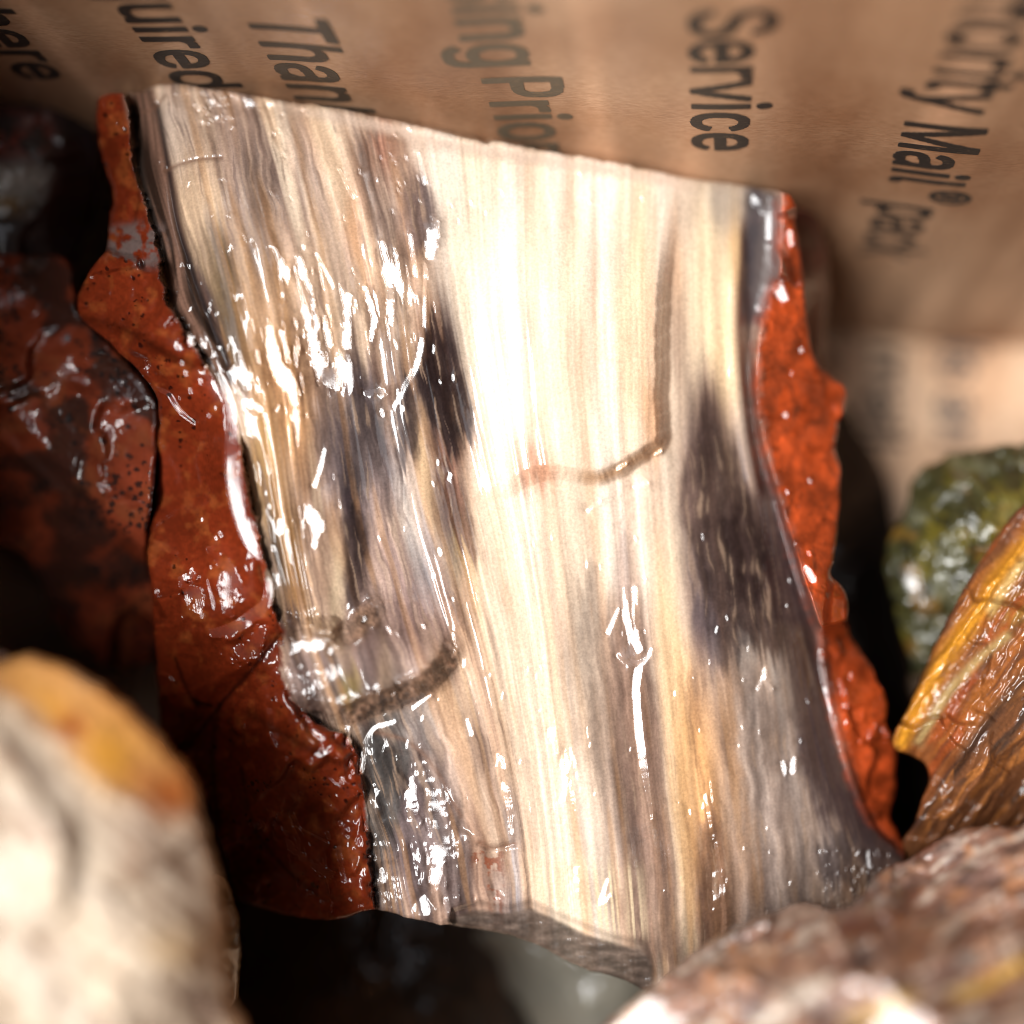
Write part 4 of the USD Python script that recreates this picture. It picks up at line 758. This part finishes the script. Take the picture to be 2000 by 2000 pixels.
for pts in ([(1555, 1895, 30), (1600, 1890, 70), (1650, 1905, 90), (1690, 1925, 80), (1740, 1960, 90)], [(1190, 1925, 26), (1240, 1900, 34), (1300, 1905, 30), (1150, 1960, 60)], [(1740, 1605, 14), (1748, 1612, 16)], [(1410, 1765, 14), (1440, 1745, 12)], [(1365, 1780, 10), (1385, 1770, 12)], [(1250, 1860, 20), (1262, 1850, 16)], [(1895, 1710, 14), (1930, 1700, 10)]):
    d, w = P.linedist(smooth_line(pts), 70); np.maximum(Wb, sm(w / 2 * (1 + 1.2 * (fbm(P.X / 22, P.Y / 22, 3, 4) - .5)) - d, -2, 2), out=Wb)
for _ in range(5):
    P.h -= P.glints(Wb, 80)
t = stone('brown_stone', 'rough reddish brown stone with ochre streaks, near the camera at the bottom right', 'rock', P)
build(t, P, [('stone_body', None, ROUGH, None)], 0.07, rim=(14, .0016), seed=10)

# banded orange and brown stone at the right
P = Patch([(2060, 900), (1990, 925), (1932, 950), (1882, 1010), (1830, 1092), (1780, 1180), (1745, 1260), (1712, 1338), (1686, 1385), (1690, 1414), (1722, 1426), (1746, 1444), (1752, 1476), (1738, 1508), (1722, 1556), (1700, 1605), (1760, 1645), (2060, 1660)], 2.2, jag=3, seed=8)
P.depth_from([(2060, 900, .153), (1932, 950, .156), (1830, 1092, .1555), (1745, 1260, .1555), (1686, 1390, .1555), (1760, 1440, .156), (1830, 1300, .1515), (1932, 1150, .150), (2060, 1150, .147), (1932, 1262, .1485), (1870, 1335, .149), (1800, 1430, .1505), (1740, 1520, .153), (2060, 1400, .151), (1932, 1450, .1545), (1850, 1560, .158), (1710, 1605, .161), (2060, 1660, .158), (1900, 1640, .160)])
ridge = np.interp(P.X, [1690, 1720, 1790, 1830, 1880, 1932, 2060], [1600, 1548, 1448, 1388, 1318, 1258, 1120]); dark = P.Y > ridge + 6 * (fbm(P.X / 20, P.Y / 20, 3, 3) - .5)
q, u, v = streaks(P, -56, 160, 18, 15)
q2, _, _ = streaks(P, -52, 90, 9, 17)
P.C[:] = (.22, .085, .032)
P.mix((.34, .13, .035), .8 * sm(q, .48, .68)); P.mix((.10, .045, .032), .75 * sm(q2, .5, .68)); P.mix((.33, .075, .02), .6 * sm(fbm(u / 120, v / 22, 4, 41), .55, .7))
yb = P.linedist(smooth_line([(1702, 1400), (1735, 1330), (1790, 1230), (1850, 1150), (1890, 1080), (1960, 1000), (2060, 880)]), 120)[0] + 8 * (fbm(P.X / 22, P.Y / 22, 3, 6) - .5)
P.mix((.62, .31, .03), .95 * np.exp(-(yb / 17) ** 2)); P.mix((.62, .48, .20), .85 * np.exp(-((P.linedist(smooth_line([(1870, 1150), (1895, 1110), (1930, 1060), (1990, 990)]), 60)[0]) / 10) ** 2))
P.mix((.42, .35, .17), .8 * np.exp(-((P.linedist(smooth_line([(1735, 1400), (1780, 1320), (1850, 1240), (1900, 1200)]), 60)[0] + 6 * (q - .5)) / 9) ** 2)); P.mix((.36, .24, .05), .7 * P.blob(1915, 1150, 36, 24, -30) * sm(q2, .35, .6))
cd = np.array((.17, .075, .035)) * (0.5 + q)[..., None]
cd = cd + (np.array((.40, .17, .05)) - cd) * (.75 * sm(q2, .54, .68))[..., None]; cd = cd + (np.array((.035, .03, .032)) - cd) * (.85 * sm(fbm(u / 200, v / 26, 3, 12), .52, .62))[..., None]
dk = ndi.gaussian_filter(dark.astype(float), 2)[..., None]
P.C = P.C * (1 - dk) + cd * dk
P.mix((.03, .022, .022), .8 * np.exp(-((P.Y - ridge - 26) / 20) ** 2) * (P.X > 1800))
P.h = 2.2 * mm * (q - .5) + 0.8 * mm * (q2 - .5) + 0.4 * mm * (fbm(P.X / 12, P.Y / 12, 3, 8) - .5) + P.facets(80, 19, 0.03, 3) * 0.5 * mm + 0.7 * mm * np.exp(-(yb / 20) ** 2)
P.C = P.C * np.array((.78, .66, .55))
t = stone('banded_stone', 'orange brown banded stone with a bright yellow stripe at the right edge', 'rock', P)
build(t, P, [('banded_face', None, ROUGH, None), ('dark_face', dark, ROUGH, 'dark brown striped lower face')], 0.05, seed=11)

# green stone
P = Patch([(1668, 1062), (1680, 1012), (1702, 970), (1720, 912), (1748, 880), (1792, 857), (1850, 844), (1932, 838), (2060, 830), (2060, 1000), (1900, 1200), (1750, 1275), (1716, 1242), (1694, 1180), (1682, 1120)], 2.4, jag=7, seed=9)
P.depth_from([(1668, 1062, .174), (1720, 912, .174), (1850, 844, .174), (2060, 830, .172), (1800, 950, .165), (1900, 930, .164), (1760, 1080, .166), (1720, 1200, .173), (1850, 1150, .167), (2060, 1000, .164), (1750, 1275, .176)])
q = fbm(P.X / 60, P.Y / 60, 4, 3); q2 = fbm(P.X / 44, P.Y / 44, 4, 6)
P.C[:] = (.060, .062, .032)
P.mix((.17, .15, .03), .85 * sm(q, .5, .66)); P.mix((.24, .13, .035), .7 * sm(q2, .58, .7)); P.mix((.17, .18, .15), .75 * sm(fbm(P.X / 40, P.Y / 50, 3, 9), .54, .68)); P.mix((.02, .024, .018), .7 * sm(fbm(P.X / 16, P.Y / 16, 3, 1), .6, .7)); P.mix((.36, .34, .12), .6 * P.blob(1920, 960, 60, 26, -30))
P.h = 2.6 * mm * (fbm(P.X / 55, P.Y / 55, 4, 8) - .5) + 1.1 * mm * (fbm(P.X / 16, P.Y / 16, 3, 5) - .5) + P.facets(60, 29, 0.03, 2) * 0.5 * mm
Wg = np.zeros(P.X.shape); gr = np.random.default_rng(5); nb = fbm(P.X / 9, P.Y / 12, 3, 61)
for gx_, gy_, gw, gh in ((1800, 1100, 40, 60), (1845, 1090, 40, 50), (1730, 1110, 24, 40), (1820, 920, 30, 16), (1780, 940, 30, 20), (1800, 1180, 20, 40), (1740, 1200, 30, 50), (1930, 870, 40, 20), (1840, 1000, 40, 40)):
    np.maximum(Wg, sm(nb + .3 * (P.blob(gx_, gy_, gw, gh) - 1), .5, .54), out=Wg)
for _ in range(4): P.h -= P.glints(Wg, 40)
P.C = P.C * np.array((.55, .50, .34))
t = stone('green_stone', 'lumpy wet green stone at the right edge, behind the yellow striped one', 'rock', P)
build(t, P, [('stone_body', None, ROUGH, None)], 0.05, seed=12)

# pale stone deep down at the bottom
P = Patch([(880, 1760), (1000, 1740), (1120, 1770), (1250, 1830), (1330, 1900), (1300, 2080), (1020, 2080), (1012, 1960), (985, 1900), (940, 1850), (890, 1810)], 4, jag=6, seed=10)
P.depth_from([(880, 1760, .192), (1120, 1770, .186), (1330, 1900, .188), (1100, 1880, .182), (1150, 2060, .184), (1020, 2060, .192), (940, 1850, .194), (1300, 2080, .19)])
P.C[:] = (.15, .135, .105); P.mix((.14, .13, .105), .7 * sm(fbm(P.X / 50, P.Y / 50, 3, 2), .45, .65)); P.h = 1.5 * mm * (fbm(P.X / 40, P.Y / 40, 4, 8) - .5)
t = stone('pale_stone', 'blurred pale grey stone deep down below the lower tip of the petrified wood', 'rock', P)
build(t, P, [('stone_body', None, ROUGH, None)], 0.03, seed=13)

# stones added deep in the gaps, coloured near-black for the shade there
P = Patch([(380, 1690), (480, 1640), (700, 1660), (880, 1700), (960, 1800), (1010, 1920), (1020, 2150), (380, 2150)], 5, jag=8, seed=11)
P.depth_from([(380, 1690, .198), (700, 1660, .192), (960, 1800, .194), (1010, 1920, .197), (1020, 2150, .197), (600, 1900, .188), (380, 2150, .19), (850, 1900, .188)])
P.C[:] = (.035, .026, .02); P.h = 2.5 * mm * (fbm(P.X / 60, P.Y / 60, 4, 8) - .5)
t = stone('gap_shade_stone', 'added near-black stone standing in for the deep shade in the gap right of the cream stone', 'rock', P)
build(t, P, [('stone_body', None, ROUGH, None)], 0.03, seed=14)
P = Patch([(1500, 780), (1580, 760), (1640, 830), (1672, 900), (1690, 1000), (1700, 1120), (1716, 1270), (1730, 1400), (1760, 1480), (1720, 1640), (1560, 1560), (1510, 1150)], 5, jag=8, seed=12)
P.depth_from([(1500, 780, .205), (1640, 830, .205), (1690, 1000, .200), (1600, 1100, .192), (1700, 1120, .200), (1730, 1400, .197), (1650, 1400, .19), (1720, 1640, .195), (1560, 1560, .19), (1510, 1150, .196)])
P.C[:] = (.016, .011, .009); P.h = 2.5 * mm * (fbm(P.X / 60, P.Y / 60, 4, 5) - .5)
t = stone('gap_shade_stone', 'added near-black stone that fills in the shade of the gap between the petrified wood and the green stone', 'rock', P)
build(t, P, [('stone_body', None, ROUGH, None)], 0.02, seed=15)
# maroon stone behind the right rind
P = Patch([(1470, 372), (1500, 376), (1528, 394), (1548, 424), (1560, 470), (1563, 540), (1558, 610), (1560, 690), (1590, 730), (1570, 800), (1500, 780), (1470, 600)], 2.6, jag=3, seed=13)
P.depth_from([(1470, 372, .170), (1528, 394, .171), (1560, 470, .174), (1563, 540, .175), (1530, 520, .169), (1558, 640, .175), (1500, 600, .170), (1590, 730, .179), (1500, 780, .175), (1570, 800, .18)])
P.C[:] = np.array((.075, .022, .015)) * np.exp(1.5 * (fbm(P.X / 26, P.Y / 40, 3, 7) - .5))[..., None]; P.h = 1.2 * mm * (fbm(P.X / 40, P.Y / 70, 4, 6) - .5)
t = stone('maroon_stone', 'narrow dark maroon stone between the right end of the petrified wood and the cardboard', 'rock', P)
build(t, P, [('stone_body', None, RED, None)], 0.04, seed=16)
